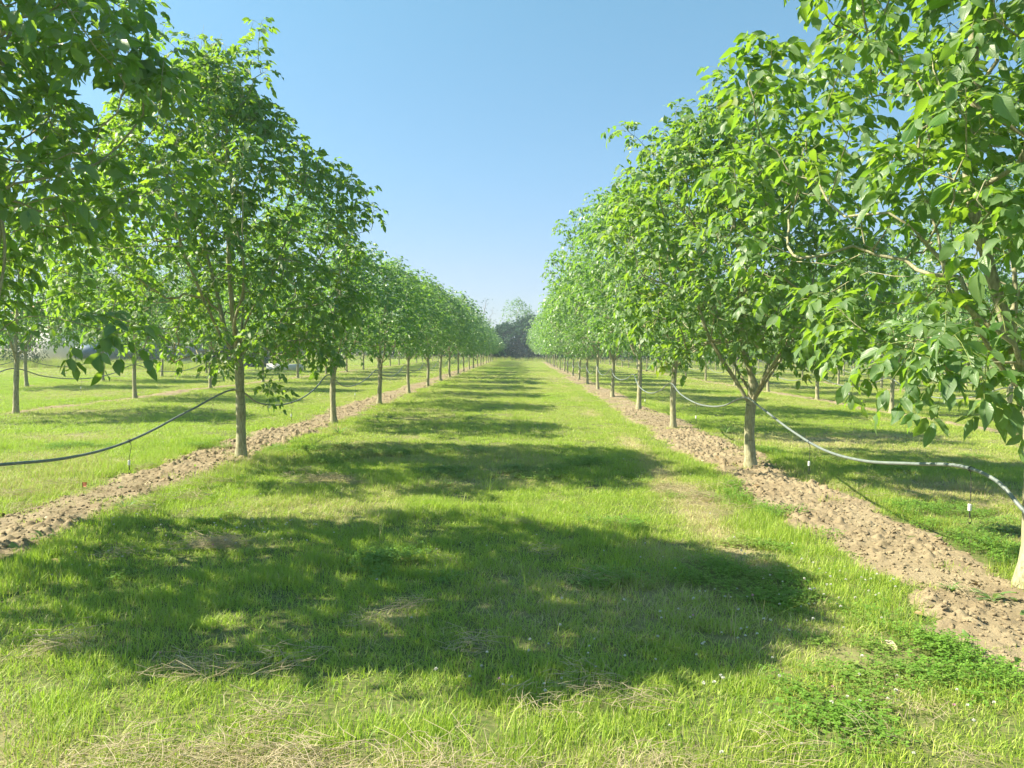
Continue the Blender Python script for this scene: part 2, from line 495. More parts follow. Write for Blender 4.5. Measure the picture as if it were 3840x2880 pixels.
# ------------------------------------------------------------------ walnut trees
def grow(seed, H=5.7, fork=1.5, rx=1.75, ry=2.35, n=330, base=1.35, trunk_r=0.078, lean=(0, 0), limbs=5, extra=(), spikes=9,
         limb_el=(38, 58), widest=0.3, inner=0.42, dens_top=0.85, shift=0.60, ragged=16):
    rng = np.random.default_rng(seed)
    P = []; par = []; pl = []
    def add(p, q):
        P.append(np.array(p, float)); par.append(q)
        pl.append(0 if q < 0 else pl[q] + np.linalg.norm(P[-1] - P[q]))
        return len(P) - 1
    bend = rng.normal(0, 0.035, 2)
    prev = add((0, 0, -0.12), -1)
    zs = np.arange(0.02, fork, 0.14)
    for z in zs:
        t = z / fork
        prev = add((lean[0] * t + bend[0] * math.sin(t * 3.0), lean[1] * t + bend[1] * math.sin(t * 2.6), z), prev)
    crown = prev
    top = P[crown].copy()
    # leader
    pos = top.copy(); d = norm(np.array([lean[0] * 0.5 - .16 * (shift > 0) + rng.normal(0, .1), lean[1] * 0.5 + rng.normal(0, .1), 1.0]))
    q = crown
    while pos[2] < H * 0.80:
        d = norm(d + rng.normal(0, 0.07, 3) + np.array([-pos[0] * .05, -pos[1] * .05, 0.10])); pos = pos + d * 0.14; q = add(pos, q)
    # scaffold limbs
    az0 = rng.uniform(0, 6.28)
    for k in range(limbs):
        az = az0 + k * 2 * math.pi / limbs + rng.normal(0, 0.2)
        el = R(rng.uniform(*limb_el))
        d = np.array([math.cos(az) * math.cos(el), math.sin(az) * math.cos(el), math.sin(el)])
        q = crown - int(rng.integers(0, 3)) if crown > 3 else crown
        pos = P[q].copy()
        ln = rng.uniform(1.5, 2.5)
        s = 0
        while s < ln:
            d = norm(d + rng.normal(0, 0.08, 3) + np.array([0, 0, 0.045 + 0.03 * s])); pos = pos + d * 0.13; s += 0.13
            e = (pos[0] / rx) ** 2 + (pos[1] / ry) ** 2
            if e > 0.75 or pos[2] > H * 0.85: break
            q = add(pos, q)
    # attractors in an uneven envelope
    att = []
    ph = rng.uniform(0, 6.28, 6)
    while len(att) < n:
        z = base + (H - base) * rng.uniform() ** dens_top
        t = (z - base) / (H - base)
        if t < widest: pr = 0.62 + 0.38 * math.sqrt(t / widest)
        else: pr = (1 - ((t - widest) / (1 - widest)) ** 1.9) ** 0.75
        az = rng.uniform(0, 6.28)
        lump = 1 + 0.15 * math.sin(2 * az + ph[0] + 3 * t) + 0.19 * math.sin(3 * az + ph[1] - 5 * t) + 0.10 * math.sin(9 * t + ph[2] + az)
        rr = (inner + (1 - inner) * rng.uniform() ** 0.6) if rng.uniform() < 0.86 else rng.uniform(0.05, inner)
        r = pr * lump * rr
        att.append((top[0] * 0.6 + rx * r * math.cos(az), top[1] * 0.6 + ry * r * math.sin(az), z))
    for k in range(spikes):                                  # upright water shoots that stand above the crown
        az = rng.uniform(0, 6.28); r = rng.uniform(0.05, 0.62)
        tz = H * (1.0 - 0.24 * r) + rng.uniform(0.0, 0.55)
        bx = rx * r * math.cos(az); by = ry * r * math.sin(az)
        for q_ in range(4):
            att.append((bx + rng.normal(0, .09) * (q_ + .2), by + rng.normal(0, .09) * (q_ + .2), tz - .26 * q_))
    for k in range(ragged):                                  # long shoots that break the outline of the crown
        az = rng.uniform(0, 6.28); t = rng.uniform(.12, .92); z = base + (H - base) * t
        pr = 1.0 if t < widest else (1 - ((t - widest) / (1 - widest)) ** 1.9) ** 0.75
        over = rng.uniform(.12, .42)
        for q_ in range(3):
            rr = pr + (over - .22 * q_) / rx
            att.append((top[0] * .6 + rx * rr * math.cos(az), top[1] * .6 + ry * rr * math.sin(az), z + .16 - .14 * q_ + over * .6))
    att += [tuple(e) for e in extra]
    att = np.array(att)
    att[:, 0] -= shift * np.clip((att[:, 2] - 1.4) / 2.6, 0, 1.15)
    c0 = np.array([0, 0, fork])
    order = np.argsort(np.linalg.norm(att - c0, axis=1))
    for a in att[order]:
        A = np.array(P); PL = np.array(pl); pr_ = np.array(par)
        ok = np.arange(len(A)) >= crown - 2
        v = a - A; dist = np.linalg.norm(v, axis=1)
        dn = A - A[np.maximum(pr_, 0)]
        dn = norm(dn); cs = (v * dn).sum(1) / (dist + 1e-6)
        cost = dist + 0.22 * PL + np.where(cs < 0.1, 0.5, 0) + np.where(ok, 0, 99) + np.where(v[:, 2] < -0.25, 0.3, 0)
        q = int(np.argmin(cost))
        p0 = A[q]; L = dist[q]
        if L < 0.12: continue
        d0 = norm(dn[q] * 0.6 + norm(v[q]) * 0.8)
        out = norm(np.array([a[0], a[1], 0.0]) + 1e-3)
        d1 = norm(norm(v[q]) * 0.7 + np.array([0, 0, 0.65]) + out * 0.15)
        if a[2] < base + 0.25: d1 = norm(norm(v[q]) + np.array([0, 0, -0.25]))
        ns = max(2, int(L / 0.13))
        wob = rng.normal(0, 0.02, 3)
        for i in range(1, ns + 1):
            t = i / ns
            h1 = 2 * t ** 3 - 3 * t ** 2 + 1; h2 = t ** 3 - 2 * t ** 2 + t; h3 = -2 * t ** 3 + 3 * t ** 2; h4 = t ** 3 - t ** 2
            pp = h1 * p0 + h2 * L * d0 + h3 * a + h4 * L * d1 + wob * math.sin(t * 6)
            q = add(pp, q)
    P = np.array(P); par = np.array(par); n_ = len(P)
    kids = [[] for _ in range(n_)]
    for i in range(1, n_): kids[par[i]].append(i)
    area = np.zeros(n_); tipd = np.zeros(n_)
    for i in range(n_ - 1, -1, -1):
        if not kids[i]: area[i] = 0.0033 ** 2.1
        else:
            area[i] = sum(area[k] for k in kids[i]) + 0.0000002
            tipd[i] = max(tipd[k] + np.linalg.norm(P[k] - P[i]) for k in kids[i])
    rad = area ** (1 / 2.1)
    r0 = rad[1]
    rad = rad * (1 + (trunk_r / r0 - 1) * np.clip(rad / r0, 0, 1))
    tr = np.arange(crown + 1)
    fl = np.clip(1 - P[tr, 2] / 0.22, 0, 1) ** 2
    rad[tr] = trunk_r * (1.10 - 0.16 * P[tr, 2] / fork + 0.5 * fl + 0.05 * np.sin(tr * 1.7 + seed))
    rad[crown] = rad[crown] * 1.08
    return P, par, kids, rad, tipd, crown, rng

def chains(P, par, kids, rad):
    out = []
    stack = [(0, -1)]
    while stack:
        s, p = stack.pop()
        ch = [p] if p >= 0 else []
        i = s
        while True:
            ch.append(i)
            if not kids[i]: break
            ks = sorted(kids[i], key=lambda k: -rad[k])
            for k in ks[1:]: stack.append((k, i))
            i = ks[0]
        out.append(ch)
    return out

LEAF_HI = dict(
    uv=np.array([(0, 0), (.13, -.30), (.13, .0), (.13, .30), (.42, -.5), (.42, 0), (.42, .5), (.72, -.36), (.72, 0), (.72, .36), (1.0, 0)]),
    f=np.array([(0, 1, 2), (0, 2, 3), (1, 4, 5), (1, 5, 2), (2, 5, 6), (2, 6, 3), (4, 7, 8), (4, 8, 5), (5, 8, 9), (5, 9, 6), (7, 10, 8), (8, 10, 9)]))
LEAF_MID = dict(uv=np.array([(0, 0), (.4, -.5), (.45, 0), (.4, .5), (1.0, 0)]), f=np.array([(0, 1, 2), (0, 2, 3), (1, 4, 2), (2, 4, 3)]))
LEAF_LO = dict(uv=np.array([(0, 0), (.45, -.5), (.45, .5), (1.0, 0)]), f=np.array([(0, 1, 2), (1, 3, 2)]))

def leaflets(acc, rng, O, D, L, W, tint, tpl, mi=0, fold=0.28, droop=0.22):
    """O,D: (n,3) origin and direction; L,W: (n,)"""
    n = len(O)
    up = np.array([0, 0, 1.0]) + rng.normal(0, 0.50, (n, 3)) + np.array([-0.25, 0, 0])
    S = norm(np.cross(D, up)); Nn = np.cross(S, D)
    u = tpl['uv'][:, 0]; v = tpl['uv'][:, 1]
    dr = droop * rng.uniform(0.2, 1.7, n); fo = fold * rng.uniform(0.1, 1.8, n)
    wv = rng.normal(0, 0.065, (n, len(u)))
    w = -dr[:, None] * (u ** 2)[None, :] + (fo * W / L)[:, None] * np.abs(v)[None, :] + wv * (np.abs(v) > 0.1)[None, :]
    V = O[:, None, :] + D[:, None, :] * (L[:, None] * u[None, :])[..., None] + S[:, None, :] * (W[:, None] * v[None, :])[..., None] + Nn[:, None, :] * (L[:, None] * w)[..., None]
    k = len(u)
    F = (tpl['f'][None, :, :] + (np.arange(n) * k)[:, None, None]).reshape(-1, 3)
    acc.add(V.reshape(-1, 3), F, mi, np.repeat(tint, k), np.tile(tpl['uv'], (n, 1)))

def compound(acc, rng, O, T, lod, size=1.0, down=0.30, pair_n=3):
    n = len(O)
    az = np.arange(n) * 2.399 + rng.uniform(0, 6.28)
    ref = np.where(np.abs(T[:, 2:3]) < 0.9, np.array([[0, 0, 1.0]]), np.array([[1.0, 0, 0]]))
    A = norm(np.cross(T, ref)); B = np.cross(T, A)
    side = A * np.cos(az)[:, None] + B * np.sin(az)[:, None]
    d0 = norm(T * rng.uniform(0.2, 0.8, (n, 1)) + side * 0.9 + np.array([0, 0, 0.18]) + rng.normal(0, 0.12, (n, 3)))
    RL = rng.uniform(0.17, 0.31, n) * size
    def at(t): return O + d0 * (RL * t)[:, None] + np.array([0, 0, -1.0]) * (RL * 0.42 * t * t)[:, None]
    def tan(t): return norm(d0 + np.array([0, 0, -1.0]) * (0.84 * t))
    tint = np.clip(rng.normal(0.44, 0.25, n), 0, 0.95)
    yel = rng.uniform(size=n) < 0.012
    tint = np.where(yel, rng.uniform(0.97, 1.0, n), tint)
    hor = norm(np.cross(tan(0.6), np.array([0, 0, 1.0])))
    tpl = (LEAF_HI, LEAF_MID, LEAF_LO)[lod]
    if lod == 0:
        pts = [at(t) for t in (0.0, 0.4, 0.75, 1.0)]
        w = 0.0018
        upv = np.array([0, 0, w * 1.6])
        ring = []
        for pnt in pts: ring += [pnt - hor * w, pnt + hor * w, pnt + upv]
        V = np.stack(ring, 1).reshape(-1, 3)
        F = []
        for s in range(3):
            b = s * 3
            F += [(b, b + 1, b + 4, b + 3), (b + 1, b + 2, b + 5, b + 4), (b + 2, b, b + 3, b + 5)]
        F = (np.array(F)[None] + (np.arange(n) * 12)[:, None, None]).reshape(-1, 4)
        acc.add(V, F, 1)
    down_v = np.array([0, 0, -1.0])
    for (t, Ls, sides) in ((0.42, 0.090, (-1, 1)), (0.70, 0.112, (-1, 1)), (0.95, 0.118, (-1, 1)), (1.0, 0.145, (0,))):
        if lod == 2 and t == 0.42: continue
        keep0 = rng.uniform(size=n) < (0.72 if t == 0.42 else 0.95)
        for s in sides:
            keep = keep0 & (rng.uniform(size=n) < 0.96)
            k = keep.sum()
            if k == 0: continue
            tt = tan(t)[keep]
            D = norm(tt * (0.55 if s else 1.0) + hor[keep] * s * 0.85 + down_v * rng.uniform(0.0, 2 * down, (k, 1)) + rng.normal(0, 0.16, (k, 3)))
            L = Ls * rng.uniform(0.72, 1.22, k) * size
            W = L * rng.uniform(0.42, 0.56, k)
            tv = np.where(tint[keep] > 0.96, tint[keep], np.clip(tint[keep] + rng.normal(0, 0.09, k), 0, 0.95))
            leaflets(acc, rng, at(t)[keep], D, L, W, tv, tpl)

def build_tree_meshes(name, lod, leaf_mat, seed, size=1.0, shoot=0.62, gap=0.075, bark=None, leaf_frac=1.0, bare_spikes=0, **kw):
    P, par, kids, rad, tipd, crown, rng = grow(seed, **kw)
    wood = Acc(); leaf = Acc()
    O = []; T = []
    minr = (0, 0.0042, 0.007)[lod]
    for ch in chains(P, par, kids, rad):
        pts = P[ch]; rr = rad[ch].copy()
        if len(ch) > 1 and par[ch[1]] == ch[0] and ch[0] != 0: rr[0] = rr[1] * 1.15
        if len(ch) >= 2 and rr[:3].max() > minr:
            sides = (14 if rr[0] > 0.05 else 8 if rr[0] > 0.016 else 5 if rr[0] > .006 else 3) if lod == 0 else (9 if rr[0] > .05 else 5 if rr[0] > .016 else 3)
            keep = rr > minr if lod else np.ones(len(rr), bool)
            m = max(2, int(keep.sum()))
            rr2 = rr[:m].copy(); rr2[-1] *= 0.6
            V, F = tube_arrays(pts[:m], rr2, sides)
            if rr2[0] > 0.05:
                V = V + (vnoise(V[:, 2] * 9 + V[:, 0] * 20, V[:, 1] * 20, seed)[:, None] - 0.5) * 0.008 * norm(V * np.array([1, 1, 0]))
            wood.add(V, F, 0)
        seg = np.linalg.norm(np.diff(pts, axis=0), axis=1)
        cum = np.concatenate([[0], np.cumsum(seg)])
        tot = cum[-1]
        s = tot
        first = True
        while s > 0 and tot - s < shoot:
            k = min(len(seg) - 1, max(0, np.searchsorted(cum, s) - 1))
            f = (s - cum[k]) / (seg[k] + 1e-9)
            O.append(pts[k] * (1 - f) + pts[k + 1] * f); T.append(pts[k + 1] - pts[k])
            s -= gap * rng.uniform(0.6, 1.4) * (0.5 if tot - s < 0.12 else 1.0)
    O = np.array(O); T = norm(np.array(T))
    if leaf_frac < 1:
        kp = rng.uniform(size=len(O)) < leaf_frac
        O = O[kp]; T = T[kp]
    compound(leaf, rng, O, T, lod, size)
    for k in range(bare_spikes):                     # leafless whips poking out of the top
        i = int(rng.choice(np.argsort(-P[:, 2])[:60]))
        p = P[i]; q = p + np.array([rng.normal(0, .08), rng.normal(0, .08), rng.uniform(.25, .5)])
        V, F = tube_arrays([p, (p + q) / 2 + rng.normal(0, .015, 3), q], [0.0035, 0.0028, 0.0015], 3)
        wood.add(V, F, 0)
    wm = wood.mesh(name + '_wood', [bark or M_BARK], smooth=True)
    lm = leaf.mesh(name + '_leaves', [leaf_mat, M_STALK], smooth=False)
    return wm, lm, P, tipd, O

ORD = ['first', 'second', 'third', 'fourth', 'fifth', 'sixth', 'seventh', 'eighth', 'ninth', 'tenth', 'eleventh', 'twelfth', 'thirteenth',
       'fourteenth', 'fifteenth', 'sixteenth', 'seventeenth', 'eighteenth', 'nineteenth', 'twentieth']
rr_ = random.Random(5)
def place_tree(x, y, meshes, label, group, rz=0.0, sx=1.0, sz=1.0, name='walnut_tree', cat='tree'):
    e = empty(name, (x, y, float(ground_h(np.array(x), np.array(y)))), rz)
    e.scale = (sx, abs(sx), sz)
    if name == 'walnut_tree' and y > 12: e.rotation_euler = (rr_.gauss(0, .018), rr_.gauss(0, .018), rz)
    tag(e, label, cat, group)
    w = bpy.data.objects.new('trunk', meshes[0]); link(w, e)
    c = bpy.data.objects.new('crown', meshes[1]); link(c, e)
    return e

GL = 'walnut trees in the row left of the grass aisle'
GR = 'walnut trees in the row right of the grass aisle'
# hero trees
_r = np.random.default_rng(4)
LOW_L0 = [(_r.uniform(-1.7, -.1), _r.uniform(-1.5, 1.5), _r.uniform(1.5, 2.7)) for _ in range(110)]
FRONT_R0 = [(_r.uniform(-1.1, .7), _r.uniform(-1.7, -.5), _r.uniform(1.9, 5.4)) for _ in range(130)]
hero_L0 = build_tree_meshes('hero_a', 0, M_LEAF, 13, n=640, gap=.058, size=.90, ragged=6, base=2.5, limb_el=(62, 76), rx=1.75, ry=2.0, H=5.7, fork=1.5, lean=(0.05, 0),
    extra=[(1.5, 0.2, 4.2), (1.4, -.3, 3.9), (1.6, .5, 3.7), (1.45, -.65, 1.68)] + LOW_L0)
hero_L1 = build_tree_meshes('hero_b', 0, M_LEAF, 23, n=980, gap=.055, size=.82, shift=.42, rx=1.95, ry=2.25, H=5.6, fork=1.72, trunk_r=0.063, lean=(-0.06, -0.02), limbs=6,
    bare_spikes=8, extra=[(.45, -.3, 1.05), (.62, -.45, 1.0), (.5, -.1, 1.2), (.75, -.5, 4.9), (.82, -.5, 5.15), (.85, -.45, 5.4), (.88, -.5, 5.65), (.9, -.45, 5.9), (.7, -.6, 4.7), (1.0, -.6, 4.5), (.95, -.35, 5.3), (.75, -.65, 5.5), (0, -1.6, 5.6), (-.5, -1.6, 5.3), (-.3, -1.5, 5.6), (-.6, -1.4, 5.8), (-.45, -1.5, 5.0), (-.2, -1.4, 5.2)])
hero_R0 = build_tree_meshes('hero_c', 0, M_LEAF, 37, n=720, ragged=3, gap=.056, rx=1.75, ry=2.25, H=6.1, fork=1.42, trunk_r=0.070, lean=(-0.02, 0.05), limbs=6,
    base=1.55, size=.96, shift=.35, extra=FRONT_R0 + [(-1.2, -.9, 1.5), (-1.3, -.7, 1.6), (-1.0, -1.15, 1.5), (-1.35, -1.0, 1.62), (-1.15, -1.1, 1.72), (-.9, -.8, 1.6), (-1.05, -.95, 1.45), (-.75, -1.0, 1.42), (-.6, -.8, 1.5), (-1.1, -.6, 1.7), (-1.2, -.9, 1.7), (-.5, -1.1, 1.6), (-1.5, -.4, 1.9), (-1.5, 0.2, 2.0)])
hero_R1 = build_tree_meshes('hero_d', 0, M_LEAF, 41, n=840, gap=.055, size=.84, rx=1.70, ry=2.15, H=4.9, base=1.5, fork=1.22, trunk_r=0.068, lean=(0.02, 0), limbs=5, bare_spikes=5,
    extra=[(-.1, -1.2, 4.9), (-.2, -1.1, 5.1), (-.05, -.9, 4.8), (-.15, -1.15, 4.6)])
MIDS = [build_tree_meshes('mid', 1, M_LEAF_FAR, 50 + k, n=500, gap=.062, size=.88, rx=1.75, ry=2.1, base=1.7, H=(5.3, 4.9, 5.4, 4.8, 5.1)[k], fork=(1.45, 1.55, 1.6, 1.4, 1.5)[k],
                          trunk_r=0.056, spikes=17, bare_spikes=9) for k in range(5)]
FARS = [build_tree_meshes('far', 2, M_LEAF_FAR, 70 + k, n=380, rx=1.75, ry=2.05, base=1.6, H=(5.2, 4.8, 5.4)[k], fork=1.5, trunk_r=0.055,
                          size=1.45, gap=0.11, bare_spikes=5) for k in range(3)]

z0L, z0R = 5.65, 5.50
treeL = [(XL, z0L + 5.42 * k) for k in range(19)]
treeR = [(XR + (.36 if k == 0 else 0), z0R + 5.47 * k) for k in range(19)]
rr_ = random.Random(5)
def pick(y):
    m = MIDS if y < 42 else FARS
    return m[rr_.randrange(len(m))]
def orient():
    f = rr_.choice([0, 1])
    return (math.pi if f else 0) + rr_.uniform(-.3, .3), (-1 if f else 1) * rr_.uniform(.88, 1.08)
hero = {('L', 0): hero_L0, ('L', 1): hero_L1, ('R', 0): hero_R0, ('R', 1): hero_R1}
NUT_SITES = None
for side, lst, grp in (('L', treeL, GL), ('R', treeR, GR)):
    for k, (x, y) in enumerate(lst):
        word = 'left' if side == 'L' else 'right'
        if (side, k) in hero:
            ms = hero[(side, k)]; rz = 0; sx = 1; sz = 1
            lab = {('L', 0): 'nearest left walnut tree, dark leafy branches only, its trunk outside the frame',
                   ('L', 1): 'big walnut tree with whole mottled trunk nearest the camera left of the aisle',
                   ('R', 0): 'largest walnut tree with green nuts, its trunk at the right picture edge',
                   ('R', 1): 'walnut tree with low forked trunk where the grey hose bends, right of the aisle'}[(side, k)]
            jx = 0
        else:
            ms = pick(y); rz, sx = orient(); sz = rr_.uniform(.80, 1.10)
            if k == 2: sz = .9 if side == 'L' else .96
            if k == 3: sz = .86 if side == 'L' else 1.12
            if k in (3, 4) and side == 'R': sx *= 1.1
            jx = rr_.uniform(-.06, .06)
            lab = f'{ORD[k]} walnut tree from the camera in the row {word} of the grass aisle'
        e = place_tree(x + jx, y, ms, lab, grp, rz, sx, sz)
        if (side, k) == ('R', 0): NUT_TREE = e
        if (side, k) == ('R', 1): NUT_TREE1 = e

k = 0
for i in range(17):
    y = 17.2 + 5.45 * i
    place_tree(-11.1 + rr_.uniform(-.1, .1), y, pick(y), f'{ORD[i]} visible walnut tree along the second row left of the aisle',
               'walnut trees in the second row on the left', *orient(), rr_.uniform(.9, 1.0))
for i in range(5):
    y = 27.5 + 5.2 * i
    place_tree(-17.4 + rr_.uniform(-.1, .1), y, pick(y), f'{ORD[i]} visible walnut tree along the third row left, before the farm buildings',
               'walnut trees in the third row on the left', *orient(), rr_.uniform(.92, 1.0))
RN = ['second', 'third', 'fourth', 'fifth', 'sixth', 'seventh', 'eighth']
for r in range(7):
    x = 10.35 + 7.15 * r
    i = 0; y = 0.3 + STEP
    while y < 106:
        if y > (x - 2.6) / 0.66 and y > 10:
            if r < 3 and i < 8:
                lab = f'{ORD[i]} visible walnut tree along the {RN[r]} row right of the aisle'
            else:
                lab = f'distant walnut tree deep in the {RN[r]} row right of the aisle'
            place_tree(x + rr_.uniform(-.1, .1), y + rr_.uniform(-.15, .15), pick(y), lab, f'walnut trees in the {RN[r]} row on the right',
                       *orient(), rr_.uniform(.9, 1.03))
            i += 1
        y += STEP

# walnuts on the two nearest right trees (parts of those trees)
def ico(sub=2):
    import bmesh
    bm = bmesh.new(); bmesh.ops.create_icosphere(bm, subdivisions=sub, radius=1.0)
    V = np.array([v.co[:] for v in bm.verts]); F = np.array([[v.index for v in f.verts] for f in bm.faces]); bm.free()
    return V, F
IV, IF = ico(2)
nutV = IV * np.array([.019, .019, .023])
na = Acc(); na.add(nutV, IF, 0)
tv, tf = tube_arrays([(0, 0, .021), (0.002, 0, .034), (.004, .002, .05)], [.003, .002, .002], 5); na.add(tv, tf, 1)
tv, tf = tube_arrays([(0, 0, -.0225), (0, 0, -.026)], [.003, .0015], 5); na.add(tv, tf, 2)
NUT = na.mesh('walnut', [M_NUT, M_STALK, M_TWIG_DRY])
rng = np.random.default_rng(9)
for tree, hm, cnt in ((NUT_TREE, hero_R0, 60), (NUT_TREE1, hero_R1, 22)):
    O = hm[4]
    face = O[(O[:, 1] < 0.6) & (O[:, 0] < 1.2)]
    for p in face[rng.choice(len(face), cnt, replace=False)]:
        o = bpy.data.objects.new('walnut', NUT); link(o, tree)
        o.location = (p[0] + rng.normal(0, .02), p[1] + rng.normal(0, .02), p[2] - 0.045)
        o.rotation_euler = (rng.normal(0, .3), rng.normal(0, .3), rng.uniform(0, 6))

# ------------------------------------------------------------------ grass (stuff, instanced tufts)
src_col = bpy.data.collections.new('tuft_sources')
def make_tuft(name, seed, n, rad, h0, h1, w, segs=2, mat=None, lean=0.35, straight=1.0):
    rng = np.random.default_rng(seed)
    a = rng.uniform(0, 6.28, n); r = rad * np.sqrt(rng.uniform(0, 1, n))
    O = np.stack([r * np.cos(a), r * np.sin(a), np.full(n, -0.01)], 1)
    az = rng.uniform(0, 6.28, n); ln = np.abs(rng.normal(0, lean, n))
    out = np.stack([np.cos(az), np.sin(az), np.zeros(n)], 1)
    H = rng.uniform(h0, h1, n)
    S = np.stack([-np.sin(az + rng.normal(0, .8, n)), np.cos(az), np.zeros(n)], 1); S = norm(S)
    W = w * rng.uniform(.6, 1.3, n)
    cols = []
    ts = np.linspace(0, 1, segs + 1)
    for i, t in enumerate(ts):
        c = O + np.array([0, 0, 1.0]) * (H * t * (1 - 0.25 * ln * t))[:, None] + out * (H * (ln * t * 0.5 + ln * t * t * 0.9))[:, None]
        if i < segs:
            ww = (W * (1 - 0.35 * t))[:, None] / 2
            cols += [c - S * ww, c + S * ww]
        else: cols.append(c)
    V = np.stack(cols, 1); k = V.shape[1]
    F3 = []
    for i in range(segs - 1): F3 += [(2 * i, 2 * i + 1, 2 * i + 3), (2 * i, 2 * i + 3, 2 * i + 2)]
    F3.append((2 * segs - 2, 2 * segs - 1, 2 * segs))
    F = (np.array(F3)[None] + (np.arange(n) * k)[:, None, None]).reshape(-1, 3)
    me = np_mesh(name, V.reshape(-1, 3), [F], attrs={'tint': np.repeat(rng.uniform(0, 1, n), k)}, mats=[mat or M_GRASS])
    return me

def make_clover(name, seed, n=34, rad=.13):
    rng = np.random.default_rng(seed)
    acc = Acc()
    for i in range(n):
        a = rng.uniform(0, 6.28); r = rad * math.sqrt(rng.uniform()); h = rng.uniform(.03, .075)
        c = np.array([r * math.cos(a), r * math.sin(a), h])
        tint = rng.uniform()
        a0 = rng.uniform(0, 6.28); s = rng.uniform(.010, .017)
        tilt = rng.normal(0, .25, 2)
        for k in range(3):
            b = a0 + k * 2.094
            d = np.array([math.cos(b), math.sin(b), tilt[0] * math.cos(b) + tilt[1] * math.sin(b) + .1]); sd = np.array([-math.sin(b), math.cos(b), 0])
            V = np.array([c, c + d * s * .9 - sd * s * .55, c + d * s * 1.25, c + d * s * .9 + sd * s * .55])
            acc.add(V, [(0, 1, 2, 3)], 0, tint)
        w = .0009
        V = np.array([(c[0] - w, c[1], 0), (c[0] + w, c[1], 0), (c[0] + w, c[1], h), (c[0] - w, c[1], h)])
        acc.add(V, [(0, 1, 2, 3)], 0, tint)
    return acc.mesh(name, [M_CLOVER], smooth=False)

def make_rosette(name, seed, n=11, L0=.09, L1=.2, W=.028, up=(.25, 1.1), mat=None):
    """broad-leaved weed: leaves from one crown"""
    rng = np.random.default_rng(seed)
    acc = Acc()
    for i in range(n):
        a = i * 2.399 + rng.normal(0, .2); L = rng.uniform(L0, L1); w = W * rng.uniform(.7, 1.2); e = rng.uniform(*up)
        out = np.array([math.cos(a), math.sin(a), 0]); sd = np.array([-math.sin(a), math.cos(a), 0])
        pts = []
        for t, ww in ((0, .15), (.25, .55), (.5, 1), (.75, .8), (1, .02)):
            c = out * L * t * math.cos(e * (1 - .3 * t)) + np.array([0, 0, 1]) * (L * (math.sin(e) * t - .45 * t * t))
            pts += [c - sd * w * ww / 2 + np.array([0, 0, .12 * w]), c, c + sd * w * ww / 2 + np.array([0, 0, .12 * w])]
        V = np.array(pts); F = []
        for k in range(4):
            b = 3 * k
            F += [(b, b + 1, b + 4, b + 3), (b + 1, b + 2, b + 5, b + 4)]
        acc.add(V, F, 0, rng.uniform(.1, .9))
    return acc.mesh(name, [mat or M_WEED], smooth=True)

def source(cname, meshes):
    c = bpy.data.collections.new(cname)
    for i, m in enumerate(meshes):
        o = bpy.data.objects.new(f'{cname}_{chr(97 + i)}', m)
        c.objects.link(o)
    return c

def scatter(name, coll, P, rot, scale, idx, dry, label, cat):
    me = bpy.data.meshes.new(name)
    me.vertices.add(len(P)); me.vertices.foreach_set('co', np.asarray(P, np.float32).ravel())
    a = me.attributes.new('rot', 'FLOAT_VECTOR', 'POINT'); a.data.foreach_set('vector', np.asarray(rot, np.float32).ravel())
    a = me.attributes.new('scl', 'FLOAT_VECTOR', 'POINT'); a.data.foreach_set('vector', np.asarray(scale, np.float32).ravel())
    a = me.attributes.new('dry', 'FLOAT', 'POINT'); a.data.foreach_set('value', np.asarray(dry, np.float32))
    a = me.attributes.new('idx', 'INT', 'POINT'); a.data.foreach_set('value', np.asarray(idx, np.int32))
    o = bpy.data.objects.new(name, me); link(o)
    ng = bpy.data.node_groups.new(name, 'GeometryNodeTree')
    ng.interface.new_socket('Geometry', in_out='INPUT', socket_type='NodeSocketGeometry')
    ng.interface.new_socket('Geometry', in_out='OUTPUT', socket_type='NodeSocketGeometry')
    gi = ng.nodes.new('NodeGroupInput'); go = ng.nodes.new('NodeGroupOutput')
    ci = ng.nodes.new('GeometryNodeCollectionInfo'); ci.inputs['Collection'].default_value = coll
    ci.inputs['Separate Children'].default_value = True; ci.inputs['Reset Children'].default_value = True
    ip = ng.nodes.new('GeometryNodeInstanceOnPoints'); ip.inputs['Pick Instance'].default_value = True
    def na_(nm, t):
        n = ng.nodes.new('GeometryNodeInputNamedAttribute'); n.data_type = t; n.inputs['Name'].default_value = nm
        return next(s for s in n.outputs if s.enabled and s.name == 'Attribute')
    Lk = ng.links.new
    Lk(gi.outputs[0], ip.inputs['Points']); Lk(ci.outputs[0], ip.inputs['Instance'])
    Lk(na_('idx', 'INT'), ip.inputs['Instance Index'])
    Lk(na_('rot', 'FLOAT_VECTOR'), ip.inputs['Rotation']); Lk(na_('scl', 'FLOAT_VECTOR'), ip.inputs['Scale'])
    Lk(ip.outputs[0], go.inputs[0])
    md = o.modifiers.new('scatter', 'NODES'); md.node_group = ng
    tag(o, label, cat, kind='stuff')
    return o

rng = np.random.default_rng(77)
TRUNKS = treeL[1:5] + treeR[1:4]
near_src = source('near_tuft', [make_tuft('nt', 100 + k, 80, .13, .028, .092, .0042, 2, lean=.6) for k in range(6)]
                  + [make_clover('ct', 120 + k) for k in range(3)])
mid_src = source('mid_tuft', [make_tuft('mt', 140 + k, 80, .20, .030, .080, .0080, 1, lean=.8) for k in range(5)])
far_src = source('far_tuft', [make_tuft('ft', 160 + k, 90, .42, .035, .080, .020, 1, lean=1.0) for k in range(4)])

